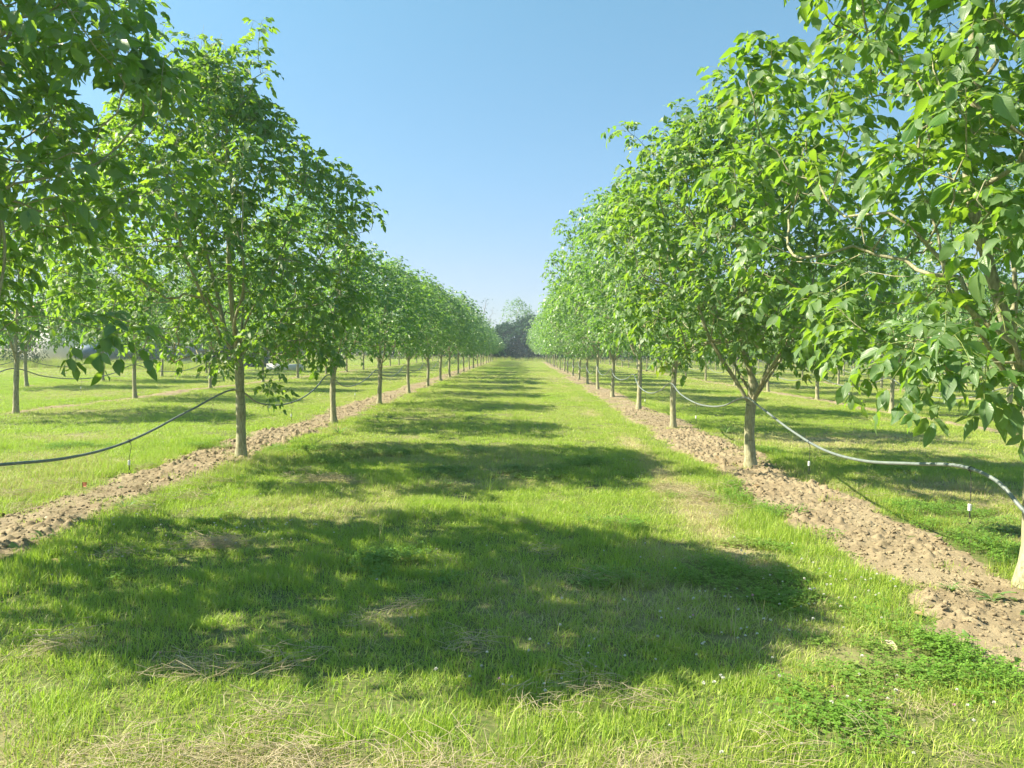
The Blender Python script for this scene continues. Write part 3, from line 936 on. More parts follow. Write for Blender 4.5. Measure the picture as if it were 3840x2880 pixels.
def zone(y0, y1, dens, xl=-1e9, xr=1e9, m=1.8):
    W = 0.74 * y1 + m
    x0 = max(-W, xl); x1 = min(W, xr)
    n = int((x1 - x0) * (y1 - y0) * dens)
    x = rng.uniform(x0, x1, n); y = rng.uniform(y0, y1, n)
    k = np.abs(x) < 0.74 * y + m
    return x[k], y[k]

def grass_points(x, y, thin=True):
    s = soil_amount(x, y); d = dry_amount(x, y)
    u = rng.uniform(size=len(x))
    # thinning out over the soil edge, sparse shoots inside, gaps in the dry patches
    p = np.clip(1 - (s + 0.03) / 0.10, 0, 1)
    left_grown = np.clip((x + 4.05) / 0.3, 0, 1) * (x < -3.2)     # grass creeping into the left strip on the aisle side
    p = np.maximum(p, left_grown * np.clip((fbm(x * 2.2, y * 2.2, 91, 2) - .36) * 5, 0, .8))
    inner = np.clip((fbm(x * 2.6, y * 2.6, 93, 2) - .60) * 6, 0, .5) * np.clip(1 - s / .45, 0, 1)
    p = np.maximum(p, inner)
    p = np.maximum(p, 0.012)
    for tx, ty in TRUNKS: p = np.maximum(p, .65 * np.exp(-(((x - tx) ** 2 + (y - ty) ** 2) / .045)))
    p *= 1 - 0.5 * np.clip(d - 0.35, 0, 1)
    k = u < p
    x = x[k]; y = y[k]; s = s[k]; d = d[k]
    # the mown sward is longest beside the tilled strips and in loose clumps
    edge = np.exp(-((s + 0.22) / 0.2) ** 2) * np.clip(1.2 - y / 60, .3, 1)
    clump = np.clip((fbm(x * 1.3, y * 1.3, 41, 2) - 0.5) * 3.2, 0, 1)
    h = 0.70 + 0.55 * clump + 0.62 * edge * (0.35 + fbm(x * 3, y * 3, 45, 1)) - 0.35 * np.clip(d - .2, 0, 1)
    mid = np.exp(-((x + 0.02) / 0.16) ** 2) * np.clip((y - 9) / 8, 0, 1) * np.clip((fbm(x, y * .8, 47, 2) - .35) * 3, 0, 1)
    h = h + mid * 0.9
    return x, y, s, d, h

def emit(name, src, x, y, nsrc, label, clover=False, base=1.0):
    x, y, s, d, h = grass_points(x, y)
    n = len(x)
    z = ground_h(x, y)
    rot = np.stack([rng.normal(0, .06, n), rng.normal(0, .06, n), rng.uniform(0, 6.28, n)], 1)
    sc_ = base * h * rng.uniform(.8, 1.2, n)
    scl = np.stack([np.full(n, base) * rng.uniform(.85, 1.15, n)] * 2 + [sc_], 1)
    if clover:
        cl = fbm(x * 1.1, y * 1.1, 57, 2) + 0.12 * np.exp(-((x - 1.7) / 1.0) ** 2 - ((y - 4.6) / 1.8) ** 2) + .08 * np.exp(-((x + 2.6) / .7) ** 2 - ((y - 6.5) / 1) ** 2)
        isc = cl + rng.normal(0, .05, n) > 0.71
        idx = np.where(isc, nsrc + rng.integers(0, 3, n), rng.integers(0, nsrc, n))
        scl[isc, 2] = np.clip(scl[isc, 2], .6, 1.3)
    else: idx = rng.integers(0, nsrc, n)
    scatter(name, src, np.stack([x, y, z], 1), rot, scl, idx, np.clip(d + rng.normal(0, .08, n), 0, 1), label, 'grass')
    return n

x, y = zone(2.2, 13, 95)
n1 = emit('grass', near_src, x, y, 6, 'short mown grass and clover in the near part of the orchard', True)
x, y = zone(13, 36, 34)
n2 = emit('grass', mid_src, x, y, 5, 'mown grass between the rows in the middle distance')
x, y = zone(36, 118, 7.0, -75, 80)
n3 = emit('grass', far_src, x, y, 4, 'mown grass far down the aisle towards the hedge')
print('grass instances', n1, n2, n3)

# tall unmown grass: field edge before the farm buildings, aisle end, weeds mid-aisle
tall_src = source('tall_tuft', [make_tuft('tt', 180 + k, 26, .16, .25, .62, .006, 2, lean=.30) for k in range(4)])
xs = []; ys = []; hs = []
n = 3000
xs.append(rng.uniform(-44, -19, n)); ys.append(rng.uniform(46, 53, n)); hs.append(rng.uniform(.6, 1.3, n))
n = 1800
xs.append(rng.uniform(-10, 70, n)); ys.append(rng.uniform(108.5, 112.5, n)); hs.append(rng.uniform(.7, 1.7, n))
n = 800
xs.append(rng.uniform(-44, -10, n)); ys.append(rng.uniform(108.5, 112.5, n)); hs.append(rng.uniform(.7, 1.7, n))
x = np.concatenate(xs); y = np.concatenate(ys); h = np.concatenate(hs)
rot = np.stack([rng.normal(0, .1, len(x)), rng.normal(0, .1, len(x)), rng.uniform(0, 6.28, len(x))], 1)
scatter('tall_grass', tall_src, np.stack([x, y, ground_h(x, y)], 1), rot, np.stack([np.full(len(x), 1.3)] * 2 + [h], 1),
        rng.integers(0, 4, len(x)), rng.uniform(0, .6, len(x)), 'tall uncut grass along the field edges', 'grass')

# seeding stems and weeds inside the aisle
stem_src = source('stem_tuft', [make_tuft('st', 190 + k, 7, .05, .14, .34, .0032, 2, lean=.35) for k in range(4)])
n = 480
x = rng.uniform(-8, 8, n); y = 2.4 + 28 * rng.uniform(0, 1, n) ** 1.3
nn = 500
x = np.concatenate([x, rng.normal(0, .14, nn)]); y = np.concatenate([y, 14 + 60 * rng.uniform(size=nn)])
k = soil_amount(x, y) < 0.02
x = x[k]; y = y[k]; n = len(x)
rot = np.stack([rng.normal(0, .1, n), rng.normal(0, .1, n), rng.uniform(0, 6.28, n)], 1)
scatter('grass_stems', stem_src, np.stack([x, y, ground_h(x, y)], 1), rot, np.stack([rng.uniform(.7, 1.1, n)] * 3, 1),
        rng.integers(0, 4, n), rng.uniform(0, .5, n), 'long thin grass stems standing out of the mown sward', 'grass')

# ------------------------------------------------------------------ straw clippings
def make_straw(seed, n=60, rad=.2):
    rng = np.random.default_rng(seed); acc = Acc()
    for i in range(n):
        a = rng.uniform(0, 6.28); r = rad * rng.uniform() ** .6
        c = np.array([r * math.cos(a), r * math.sin(a), rng.uniform(.015, .07)])
        b = rng.normal(.5, .8); L = rng.uniform(.04, .17)
        d = np.array([math.cos(b), math.sin(b), rng.normal(0, .18)])
        m = c + rng.normal(0, .006, 3)
        V, F = tube_arrays([c - d * L / 2, m, c + d * L / 2 + np.array([0, 0, -.004])], [.0011, .0013, .0007], 3)
        acc.add(V, F, 0)
    return acc.mesh('straw', [M_STRAW], smooth=False)
straw_src = source('straw_bunch', [make_straw(200 + k) for k in range(4)])
pts = []
for cx, cy, rx, ry, n in ((-2.1, 2.85, .4, .07, 7), (-1.0, 2.88, .4, .08, 8), (-.2, 2.85, .3, .08, 6), (.6, 2.9, .3, .1, 3), (-2.35, 4.0, .08, .04, 2), (-1.35, 3.7, .4, .05, 2), (-.75, 4.6, .08, .1, 2),
                          (-2.4, 6.25, .25, .07, 7), (-2.2, 9.3, .3, .2, 8), (-3.85, 7.7, .5, .5, 12), (-4.1, 8.6, .4, .6, 10), (1.6, 3.2, .8, .3, 8),
                          (-1.5, 3.4, 1.2, .3, 7), (4.9, 8.9, .6, .6, 8), (0, 5, 3, 2, 14), (1.95, 8.7, .2, .8, 14)):
    for _ in range(n): pts.append((rng.normal(cx, rx), rng.normal(cy, ry)))
pts = np.array(pts); pts = pts[pts[:, 1] > 2.3]
n = len(pts)
rot = np.stack([rng.normal(0, .08, n), rng.normal(0, .08, n), rng.uniform(-.8, .8, n)], 1)
scatter('straw_clippings', straw_src, np.stack([pts[:, 0], pts[:, 1], ground_h(pts[:, 0], pts[:, 1]) + .015], 1), rot,
        np.stack([rng.uniform(.6, 1.15, n)] * 3, 1), rng.integers(0, 4, n), np.ones(n), 'dry straw-coloured grass clippings lying on the grass', 'clippings')

# ------------------------------------------------------------------ clover flowers
def make_clover_head(seed, mat):
    rng = np.random.default_rng(seed); acc = Acc()
    h = rng.uniform(.06, .10)
    for i in range(46):
        d = norm(rng.normal(0, 1, 3)); d[2] = abs(d[2]) * .9 - .25; d = norm(d)
        s = norm(np.cross(d, rng.normal(0, 1, 3)))
        c = np.array([0, 0, h]); r = .0095
        V = np.array([c + d * r * .2 - s * .0012, c + d * r * .2 + s * .0012, c + d * r * 1.05 + s * .0016, c + d * r * 1.05 - s * .0016])
        acc.add(V, [(0, 1, 2, 3)], 0)
    V, F = tube_arrays([(0, 0, 0), (.003, 0, h * .5), (0, 0, h)], [.001, .001, .001], 3); acc.add(V, F, 1)
    return acc.mesh('clover_head', [mat, M_STALK], smooth=False)
fl_src = source('clover_head', [make_clover_head(k, M_PETAL) for k in range(4)] + [make_clover_head(9, M_PINK)])
pts = []
for cx, cy, rx, ry, n in ((-2.6, 6.75, .45, .22, 36), (-3.35, 7.0, .25, .4, 8), (-3.1, 5.9, .3, .4, 12), (2.35, 5.35, .28, .28, 34), (2.1, 4.9, .4, .3, 14), (.75, 4.3, .6, .4, 26),
                          (1.5, 4.8, .4, .3, 14), (-.05, 3.7, .12, .1, 8), (1.6, 3.7, .8, .4, 26), (.9, 3.4, .5, .3, 10), (0, 10, 3, 3, 40), (-7, 14, 2, 2, 20),
                          (7.5, 13, 2.5, 3, 60), (1.1, 5.6, .6, .6, 14), (-1, 6, .8, 1, 14)):
    for _ in range(n): pts.append((rng.normal(cx, rx), rng.normal(cy, ry)))
pts = np.array(pts); pts = pts[(pts[:, 1] > 2.5) & (soil_amount(pts[:, 0], pts[:, 1]) < 0)]
n = len(pts)
rot = np.stack([rng.normal(0, .2, n), rng.normal(0, .2, n), rng.uniform(0, 6, n)], 1)
scatter('clover_flowers', fl_src, np.stack([pts[:, 0], pts[:, 1], ground_h(pts[:, 0], pts[:, 1])], 1), rot,
        np.stack([rng.uniform(.6, .95, n)] * 3, 1), np.where(rng.uniform(size=n) < .05, 4, rng.integers(0, 4, n)), np.zeros(n),
        'white clover flowers dotted through the short grass', 'clover')

# ------------------------------------------------------------------ loose clods on the soil strips
def make_clod(seed):
    rng = np.random.default_rng(seed)
    V = IV.copy() * np.array([1, rng.uniform(.55, .95), rng.uniform(.3, .6)])
    for k in range(7):
        d = norm(rng.normal(0, 1, 3)); t = rng.uniform(.45, .8)
        over = np.clip(V @ d - t * .8, 0, 9); V = V - over[:, None] * d * .9
    V += rng.normal(0, .07, V.shape)
    a = Acc(); a.add(V, IF, 0)
    return a.mesh('clod', [M_SOIL], smooth=False)
clod_src = source('clod', [make_clod(k) for k in range(6)])
pts = []
for cx, hw, y0, y1, n in ((-4.3, .5, 4.5, 22, 5000), (3.14, .55, 3.6, 22, 6000), (-4.3, .45, 22, 60, 900), (3.14, .5, 22, 60, 900), (10.4, .45, 12, 40, 900), (-11.25, .4, 15, 40, 700)):
    u = rng.uniform(size=n) ** 1.5
    pts.append(np.stack([rng.uniform(cx - hw, cx + hw, n), y0 + (y1 - y0) * u, rng.lognormal(-4.6, .6, n) * (1 + .3 * (y0 > 20))], 1))
pts = np.concatenate(pts)
pts = pts[soil_amount(pts[:, 0], pts[:, 1]) > 0.04]
pts[:, 2] = np.clip(pts[:, 2], .005, .027)
n = len(pts)
zc = soil_height(pts[:, 0], pts[:, 1], 0) + pts[:, 2] * .15
rot = np.stack([rng.normal(0, .4, n), rng.normal(0, .4, n), rng.uniform(0, 6.28, n)], 1)
scatter('soil_clods', clod_src, np.stack([pts[:, 0], pts[:, 1], zc], 1), rot, np.repeat(pts[:, 2:3], 3, 1), rng.integers(0, 6, n), np.zeros(n),
        'loose dry clods of tan earth on the tilled strips', 'soil')

# ------------------------------------------------------------------ weeds along the strips
weed_meshes = [make_rosette('weed', 300, 14, .10, .24, .032), make_rosette('weed', 301, 18, .08, .17, .022, (.6, 1.3)), make_rosette('weed', 302, 22, .12, .28, .016, (.7, 1.35))]
def weed(x, y, k, s, label):
    m = weed_meshes[k]
    o = obj('weed_plant', m, None, (x, y, float(max(ground_h(np.array(x), np.array(y)), soil_height(np.array([x]), np.array([y]), 0)[0])) - .01))
    o.scale = (s, s, s); o.rotation_euler = (0, 0, x * 7 + y * 3)
    tag(o, label, 'weed', 'weeds along the tilled soil strips')
weed(3.15, 5.2, 0, 1.15, 'leafy green weed at the foot of the nearest right trunk')
weed(3.42, 5.02, 2, 1.0, 'grassy weed beside the leafy weed at the right edge')
weed(2.95, 5.35, 1, .8, 'small weed on the bare soil left of the leafy right weed')
weed(-3.72, 7.35, 2, .95, 'upright long-leaved weed on the left soil strip below the white sprinkler')
weed(-3.9, 6.35, 0, .85, 'low spreading weed on the left soil strip near the picture edge')
weed(-4.15, 5.9, 1, .9, 'pale bushy weed where the left soil strip leaves the picture')
weed(-3.35, 9.3, 1, 1.0, 'weed in the grass edge between soil strip and first left trunk')
weed(-3.2, 8.1, 1, .9, 'bluish leafy weed in the grass left of the clover flowers')
weed(-5.15, 9.2, 0, .8, 'dark leafy weed on the far edge of the left soil strip')
weed(-3.3, 14.3, 2, 1.5, 'tall tuft of weeds on the aisle edge before the second left trunk')
weed(4.0, 8.0, 0, .9, 'leafy weed beyond the right soil strip, below the hose')
weed(4.0, 6.7, 1, 1.1, 'broad weed at the grass edge below the nearest right sprinkler')
weed(4.05, 15.5, 2, 1.6, 'dark tuft of weeds beside the second right trunk')
weed(1.25, 9.2, 1, .6, 'small weed in the dry wheel track right of the aisle middle')

# ------------------------------------------------------------------ hoses and sprinklers
def catmull(pts, m):
    pts = np.array(pts, float); P = np.vstack([2 * pts[0] - pts[1], pts, 2 * pts[-1] - pts[-2]])
    out = []
    for i in range(1, len(P) - 2):
        for t in np.linspace(0, 1, m, endpoint=False):
            a, b, c, d = P[i - 1], P[i], P[i + 1], P[i + 2]
            out.append(.5 * ((2 * b) + (-a + c) * t + (2 * a - 5 * b + 4 * c - d) * t * t + (-a + 3 * b - 3 * c + d) * t ** 3))
    out.append(P[-2])
    return np.array(out)

def hose(cx, trees, label, start=None, r=.0135, m=10, sag=.34):
    rr = random.Random(int(cx * 10))
    pts = list(start or [])
    for a, b in zip(trees[:-1], trees[1:]):
        ha = 1.0 + .0 * rr.random(); s = sag * rr.uniform(.75, 1.2); sk = rr.uniform(-.3, .3)
        pts.append((cx, a, ha - .02 + rr.uniform(-.03, .03)))
        for t in (.2, .4, .6, .8):
            pts.append((cx - .05 * math.sin(math.pi * t) * rr.random(), a + (b - a) * t, .98 - 4 * s * t * (1 - t) * (1 + sk * (t - .5))))
    pts.append((cx, trees[-1], .98))
    C = catmull(pts, m)
    V, F = tube_arrays(C, np.full(len(C), r), 8)
    a = Acc(); a.add(V, F, 0)
    o = obj('irrigation_hose', a.mesh('irrigation_hose', [M_HOSE]))
    tag(o, label, 'hose', 'irrigation hoses slung along the tree rows')
    return C

def sprinkler(C, y, label, drop=.24, near=False, dx=0):
    i = int(np.argmin(np.abs(C[:, 1] - y))); p = C[i]
    e = empty('hanging_sprinkler', tuple(p))
    tag(e, label, 'sprinkler', 'sprinklers hanging from the irrigation hoses')
    # loops of thin feed pipe round the hose, then the drop
    th = np.linspace(0, 2 * math.pi * (1.6 if near else 1), 22)
    ring = np.stack([.017 * np.sin(th) + 0.0, -0.02 + .045 * np.linspace(0, 1, 22), .017 * np.cos(th)], 1)
    L = np.array([(.004, .02, -.02), (.012, .022, -.06), (.008, .01, -.12), (0.003, 0, -drop * .8), (0, 0, -drop)])
    P = np.vstack([ring, catmull(L, 5)])
    V, F = tube_arrays(P, np.full(len(P), .0026), 6)
    a = Acc(); a.add(V, F, 0); obj('feed_tube', a.mesh('feed_tube', [M_BLACK]), e)
    zz = np.linspace(0, .052, 15); rad = .0115 + .0014 * (np.arange(15) % 2); rad[0] = rad[-1] = .006
    V, F = tube_arrays(np.stack([0 * zz, 0 * zz, -drop - zz], 1), rad, 12)
    a = Acc(); a.add(V, F, 0); obj('weight', a.mesh('weight', [M_WHITE]), e)
    a = Acc()
    V, F = tube_arrays([(0, 0, -drop - .052), (.002, 0, -drop - .075), (.004, 0, -drop - .10)], [.004, .006, .004], 8); a.add(V, F, 0)
    for s in (-1, 1):
        V, F = tube_arrays([(.004, 0, -drop - .098), (.004 + .012 * s, 0, -drop - .108), (.004 + .012 * s, 0, -drop - .128), (.004, 0, -drop - .138)], [.002] * 4, 5); a.add(V, F, 0)
    V, F = tube_arrays([(.004, 0, -drop - .134), (.004, 0, -drop - .142)], [.009, .007], 8); a.add(V, F, 0)
    obj('nozzle', a.mesh('nozzle', [M_BLACK]), e)

CR = hose(XR - .115, [t[1] for t in treeR[1:11]], 'grey plastic hose slung along the trunks just right of the aisle',
          start=[(3.3, 2.2, .2), (3.3, 3.6, .24), (3.27, 4.6, .42), (3.24, 5.05, .62), (3.23, 5.35, .77), (3.20, 5.75, .81), (3.15, 6.3, .745), (3.09, 7.1, .655), (3.08, 8.0, .64), (3.08, 9.0, .74), (3.09, 10.1, .90)])
CL = hose(XL - .10, [t[1] for t in treeL[1:11]], 'dark grey plastic hose slung behind the trunks just left of the aisle',
          start=[(-4.05, 3.2, .72), (-4.05, 5.0, .72), (-4.05, 6.1, .63), (-4.05, 6.9, .565), (-4.05, 7.7, .56), (-4.05, 8.5, .63), (-4.05, 9.6, .79)])
CL2 = hose(-11.2, [17.2 - 5.45 + 5.45 * i for i in range(12)], 'dark hose slung along the second row left of the aisle', r=.013, m=6)
CL3 = hose(-17.5, [27.5 - 5.2 + 5.2 * i for i in range(7)], 'thin dark hose slung along the third row left of the aisle', r=.013, m=6)
for rI, x in enumerate([10.35, 17.5, 24.65, 31.8]):
    ys_ = [0.3 + STEP * i for i in range(1, 19)]
    ys_ = [v for v in ys_ if v > (x - 2.6) / 0.66 - 7 and v < 85]
    C = hose(x - .1, ys_, f'grey hose slung along the {RN[rI]} row right of the aisle', r=.014, m=5)
    if rI == 0: CR2 = C

sprinkler(CR, 5.62, 'largest white-bodied sprinkler hanging from the hose near the right picture edge', .25, True)
sprinkler(CR, 8.4, 'white-bodied sprinkler over the soil strip between the two nearest right trunks', .2, True)
sprinkler(CR, 13.9, 'white-bodied sprinkler between the second and third trunks right of the aisle', .22)
sprinkler(CR, 19.6, 'small sprinkler under the hose between third and fourth right trunks', .2)
sprinkler(CL, 8.07, 'white-bodied sprinkler hanging over the soil strip left of the nearest left trunk', .2, True)
sprinkler(CL, 13.9, 'white-bodied sprinkler between the first two whole trunks left of the aisle', .2)
sprinkler(CL, 19.3, 'small sprinkler between the second and third whole trunks left of the aisle', .2)
sprinkler(CL2, 19.9, 'sprinkler under the second left hose, between its two nearest trunks', .2)
sprinkler(CL2, 25.4, 'sprinkler under the second left hose, between its second and third trunks', .2)
sprinkler(CL3, 30.1, 'small far sprinkler under the third left hose, between its two nearest trunks', .2)
sprinkler(CR2, 24.8, 'small sprinkler under the hose of the second row right of the aisle', .2)

# orange marker
e = empty('marker_flag', (-4.68, 8.33, float(soil_height(np.array([-4.68]), np.array([8.33]), 0)[0])))
tag(e, 'small square orange marker flag standing in the left soil strip', 'marker')
V, F = tube_arrays([(0, 0, -.05), (0, 0, .04), (.001, 0, .10)], [.0015] * 3, 6); a = Acc(); a.add(V, F, 0); obj('stake', a.mesh('stake', [M_BLACK]), e)
g = np.linspace(0, 1, 5); U, W_ = np.meshgrid(g, g)
V1 = np.stack([U.ravel() * .05 - .001, .006 * np.sin(U.ravel() * 5 + W_.ravel() * 2), .055 + W_.ravel() * .05], 1)
V2 = V1 + np.array([0, .0012, 0])
q = (np.arange(4)[None, :] + 5 * np.arange(4)[:, None]).ravel(); Fq = np.stack([q, q + 1, q + 6, q + 5], 1)
rim = [i for i in range(4)] + [4 + 5 * i for i in range(4)] + [24 - i for i in range(4)] + [20 - 5 * i for i in range(4)]
Fr = [(rim[i], rim[(i + 1) % 16], rim[(i + 1) % 16] + 25, rim[i] + 25) for i in range(16)]
a = Acc(); a.add(np.vstack([V1, V2]), np.vstack([Fq, Fq[:, ::-1] + 25, np.array(Fr)]), 0); obj('flag', a.mesh('flag', [M_ORANGE], smooth=False), e)

# ------------------------------------------------------------------ background trees
hedge_m = [build_tree_meshes('hedge', 2, M_LEAF_HEDGE, 90 + k, n=620, rx=3.0, ry=2.6, shift=0, H=(5.4, 6.0, 4.8)[k], fork=.5, base=.15, trunk_r=.11, limbs=7,
                             size=2.6, gap=.11, shoot=1.0, spikes=5, widest=.35) for k in range(3)]
tall_m = build_tree_meshes('tall', 2, M_LEAF_FAR, 95, n=210, rx=2.6, shift=0, ry=2.4, H=9.0, fork=4.2, base=4.6, trunk_r=.13, limbs=5, size=1.5, gap=.14, shoot=.5, spikes=6, inner=.25)
bare_m = build_tree_meshes('bare', 2, M_LEAF_HEDGE, 97, n=190, rx=1.9, shift=0, ry=1.9, H=9.2, fork=4.0, base=4.8, trunk_r=.12, limbs=6, size=1.2, gap=.25, shoot=.35,
                           leaf_frac=.16, bark=M_TWIG_DRY, bare_spikes=14, limb_el=(50, 72))
X0 = -42
hr = random.Random(3)
i = 0
while X0 < 78:
    m = hedge_m[i % 3]
    where = 'closing the far end of the aisle' if -6 < X0 < 5 else ('behind the rows on the left' if X0 < 0 else 'behind the rows on the right')
    if -6 < X0 < 5: lab = ('dark hedge tree ' + ['at the left foot of the aisle end', 'at the middle of the aisle end', 'at the right of the aisle end', 'just right of the aisle end'][min(3, int((X0 + 6) // 3.3))])
    else: lab = f'dark dense hedge tree {where}'
    o = place_tree(X0, 115 + hr.uniform(-1, 1.2), m, lab, 'dark hedge trees beyond the orchard' , hr.uniform(0, 6), hr.uniform(.95, 1.15), hr.uniform(.85, 1.08), 'hedge_tree')
    X0 += 3.4 if -8 < X0 < 8 else hr.uniform(3.8, 5.2); i += 1
place_tree(-.9, 118.5, tall_m, 'tall airy green tree rising above the hedge at the aisle end', None, .6, 1.0, 1.02, 'tall_tree')
place_tree(1.0, 119.5, tall_m, 'thin half-bare tree right of the tall airy tree at the aisle end', None, 2.9, .75, .86, 'tall_tree')
place_tree(-5.4, 118.5, bare_m, 'leafless tree with fine twigs behind the left row end', None, 0, 1.0, 1.0, 'bare_tree')

# dark conifer and bushes by the farm buildings
bush_m = build_tree_meshes('bush', 2, M_LEAF_HEDGE, 99, n=520, rx=1.7, ry=1.5, shift=0, H=2.9, fork=.35, base=.1, trunk_r=.06, limbs=7, size=.9, gap=.1, shoot=.6, spikes=3, widest=.3)
place_tree(-30.2, 47.5, bush_m, 'dark round evergreen bush left of the white wall', None, 0, .62, .9, 'evergreen_bush', 'bush')
place_tree(-33.0, 49.5, bush_m, 'dark evergreen bush farthest left behind the third row', None, 2, 1.1, .9, 'evergreen_bush', 'bush')
place_tree(-17.8, 57.5, bush_m, 'green bush at the right end of the low grey shed', None, 4, 1.2, .9, 'evergreen_bush', 'bush')
place_tree(-26.2, 54.0, bush_m, 'dark low bush between the tank and the grey shed', None, 1, .8, .5, 'evergreen_bush', 'bush')

# ------------------------------------------------------------------ farm buildings (left, seen under the crowns)
M_WALLW = simple('white_render', (0.74, 0.73, 0.70), 0.8, col2=(0.66, 0.65, 0.62), scale=1.2)
M_ROOF = simple('roof_tiles', (0.33, 0.17, 0.11), 0.8, col2=(0.24, 0.13, 0.09), scale=6)
M_BLOCKG = simple('grey_block', (0.30, 0.31, 0.32), 0.85, col2=(0.22, 0.235, 0.25), scale=2.5)
M_METAL = simple('zinc_sheet', (0.28, 0.30, 0.32), 0.5, col2=(0.2, 0.21, 0.22), scale=1.5)
M_DARKW = simple('dark_opening', (0.03, 0.03, 0.035), 0.3)
M_TANK = simple('blue_grey_paint', (0.14, 0.20, 0.26), 0.5, col2=(0.10, 0.15, 0.20), scale=3)
def box(acc, x0, x1, y0, y1, z0, z1, mi=0):
    V = np.array([(x, y, z) for z in (z0, z1) for y in (y0, y1) for x in (x0, x1)], float)
    acc.add(V, np.array([(0, 2, 3, 1), (4, 5, 7, 6), (0, 1, 5, 4), (2, 6, 7, 3), (0, 4, 6, 2), (1, 3, 7, 5)]), mi)
def pc(name, mat, parent, *boxes):
    a = Acc()
    for b in boxes: box(a, *b)
    return obj(name, a.mesh(name, [mat], smooth=False), parent)
def gable(acc, x0, x1, y0, y1, z, h, t=.18, ov=.4):
    ym = (y0 + y1) / 2
    for s, ya in ((-1, y0 - ov), (1, y1 + ov)):
        zz = z - ov * h / ((y1 - y0) / 2)
        V = np.array([(x0 - ov, ya, zz), (x1 + ov, ya, zz), (x1 + ov, ym, z + h), (x0 - ov, ym, z + h)])
        V = np.vstack([V, V + np.array([0, 0, t])])
        acc.add(V, np.array([(0, 1, 2, 3), (4, 7, 6, 5), (0, 4, 5, 1), (1, 5, 6, 2), (2, 6, 7, 3), (3, 7, 4, 0)]), 0)
b = empty('farmhouse', (-33.6, 56, 0), R(-32)); tag(b, 'white rendered farm building seen under the left trees', 'building')
pc('wall', M_WALLW, b, (-5, 2.2, 0, 7, 0, 3.6))
a = Acc(); V = np.array([(-5, 0, 3.6), (-5, 7, 3.6), (-5, 3.5, 5.3), (-4.75, 0, 3.6), (-4.75, 7, 3.6), (-4.75, 3.5, 5.3)])
a.add(V, np.array([(0, 2, 1), (3, 4, 5)]), 0); V2 = V + np.array([6.95, 0, 0]); a.add(V2, np.array([(0, 2, 1), (3, 4, 5)]), 0)
obj('gable', a.mesh('gable', [M_WALLW], smooth=False), b)
a = Acc(); gable(a, -5, 2.2, 0, 7, 3.62, 1.75); obj('roof', a.mesh('roof', [M_ROOF], smooth=False), b)
for wx in (-3.2,):
    w = pc('window', M_WALLW, b, (wx - .55, wx + .55, -.06, -.003, .95, 1.0), (wx - .55, wx - .49, -.05, -.003, 1.0, 2.2), (wx + .49, wx + .55, -.05, -.003, 1.0, 2.2), (wx - .55, wx + .55, -.05, -.003, 2.2, 2.26))
    pc('pane', M_DARKW, w, (wx - .49, wx + .49, -.03, -.003, 1.0, 2.2))
s = empty('block_shed', (-23.3, 57, 0)); tag(s, 'low grey block shed with sheet roof beyond the left rows', 'shed')
blocks = []
for r_ in range(5):
    for c_ in range(5):
        xo = -3.6 + c_ * 1.46
        blocks.append((xo, xo + 1.43, 0, .22, .02 + r_ * .46, .45 + r_ * .46))
pc('wall', M_BLOCKG, s, (-3.55, 3.6, .02, 4.5, 0, 2.3), *blocks)
a = Acc()
V = np.array([(-3.9, -.5, 2.25), (4.0, -.5, 2.25), (4.0, 5, 3.0), (-3.9, 5, 3.0)]); V = np.vstack([V, V + np.array([0, 0, .08])])
a.add(V, np.array([(0, 3, 2, 1), (4, 5, 6, 7), (0, 1, 5, 4), (1, 2, 6, 5), (2, 3, 7, 6), (3, 0, 4, 7)]), 0)
obj('roof', a.mesh('roof', [M_METAL], smooth=False), s)
pc('door', M_DARKW, s, (.6, 2.0, -.03, -.004, .02, 1.9))
t = empty('water_tank', (-29.0, 52.3, 0)); tag(t, 'blue-grey tank on legs right of the white wall', 'tank')
th = np.linspace(0, 1, 9)
V, F = tube_arrays([(-.8, 0, .95), (-.78, 0, .95), (-.7, 0, .95), (.7, 0, .95), (.78, 0, .95), (.8, 0, .95)], [.02, .35, .48, .48, .35, .02], 20)
a = Acc(); a.add(V, F, 0); obj('barrel', a.mesh('barrel', [M_TANK]), t)
for sx in (-.55, .55):
    for sy in (-.3, .3):
        pc('leg', M_TANK, t, (sx - .04, sx + .04, sy - .04, sy + .04, 0, .62))
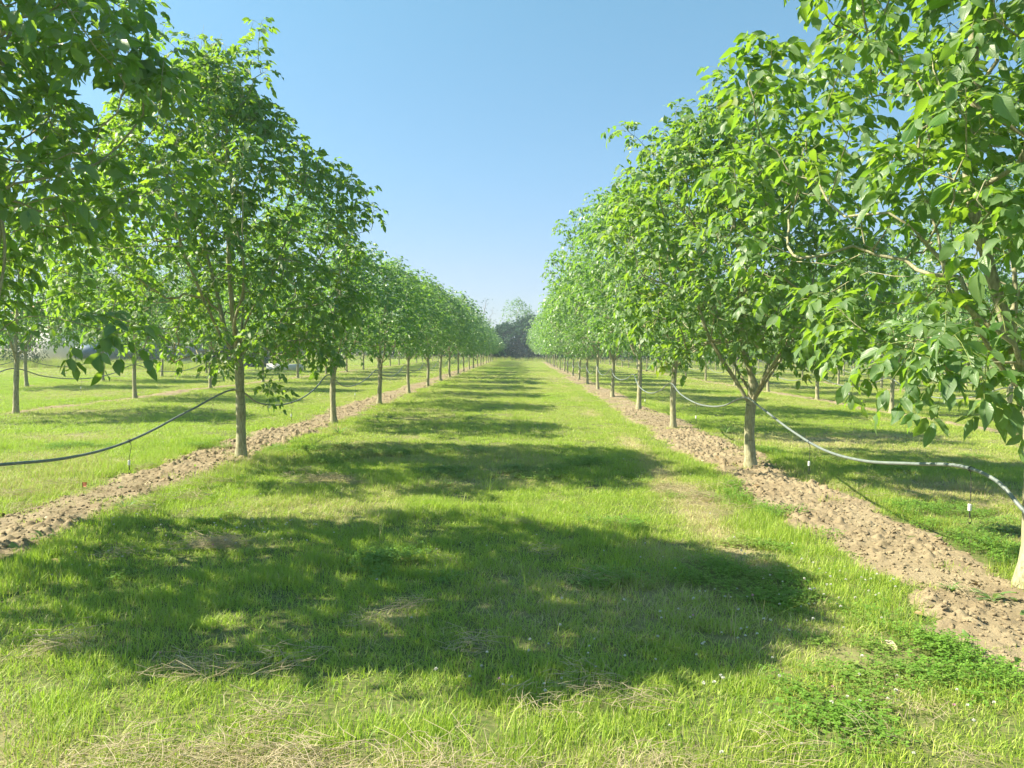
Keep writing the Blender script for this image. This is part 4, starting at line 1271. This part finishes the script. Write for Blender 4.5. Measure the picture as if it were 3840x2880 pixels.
# concrete slab / trough in the field
s = empty('concrete_trough', (-15.2, 50.5, 0)); tag(s, 'pale low concrete trough lying in the field beyond the left rows', 'trough')
pc('basin', M_WALLW, s, (-1.1, 1.1, -.35, -.27, 0, .42), (-1.1, 1.1, .27, .35, 0, .42), (-1.1, -1.02, -.27, .27, 0, .42), (1.02, 1.1, -.27, .27, 0, .42), (-1.02, 1.02, -.27, .27, 0, .1))

# ------------------------------------------------------------------ air
hz = bpy.data.materials.new('air'); hz.use_nodes = True; nt = hz.node_tree; nt.nodes.clear()
out = nt.nodes.new('ShaderNodeOutputMaterial'); pv = nt.nodes.new('ShaderNodeVolumePrincipled')
pv.inputs['Color'].default_value = (0.74, 0.91, 1.0, 1); pv.inputs['Density'].default_value = 0.0011
pv.inputs['Anisotropy'].default_value = 0.2
nt.links.new(pv.outputs[0], out.inputs['Volume'])
a = Acc(); box(a, -960, 960, -80, 1700, -1.2, 16)
me = a.mesh('haze', [hz], smooth=False)
tag(obj('haze', me), 'faint blue summer haze filling the orchard air', 'haze', kind='stuff')

# ------------------------------------------------------------------ fallen leaves on the soil
def make_fallen(seed, mat):
    r = np.random.default_rng(seed); a = Acc()
    leaflets(a, r, np.array([[-.05, 0, .008]]), np.array([[1., 0, .05]]), np.array([.09]), np.array([.042]), np.array([.6]), LEAF_HI, fold=.5, droop=.3)
    return a.mesh('fallen_leaf', [mat], smooth=False)
M_BROWN = simple('dead_leaf', (0.20, 0.13, 0.06), 0.8, col2=(0.30, 0.22, 0.10), scale=30)
fall_src = source('fallen_leaf', [make_fallen(1, M_BROWN), make_fallen(2, M_BROWN), make_fallen(3, M_WEED), make_fallen(4, M_STRAW)])
n = 150
x = np.where(rng.uniform(size=n) < .5, rng.normal(3.15, .55, n), rng.normal(-4.2, .55, n)); y = 3.6 + 18 * rng.uniform(size=n) ** 1.5
z = np.maximum(soil_height(x, y, 0), ground_h(x, y)) + .012
scatter('fallen_leaves', fall_src, np.stack([x, y, z], 1), np.stack([rng.normal(0, .3, n), rng.normal(0, .3, n), rng.uniform(0, 6.28, n)], 1),
        np.stack([rng.uniform(.5, 1.1, n)] * 3, 1), rng.choice(4, n, p=[.4, .25, .15, .2]), np.zeros(n), 'a few dry fallen walnut leaflets on the tilled soil', 'fallen leaves')
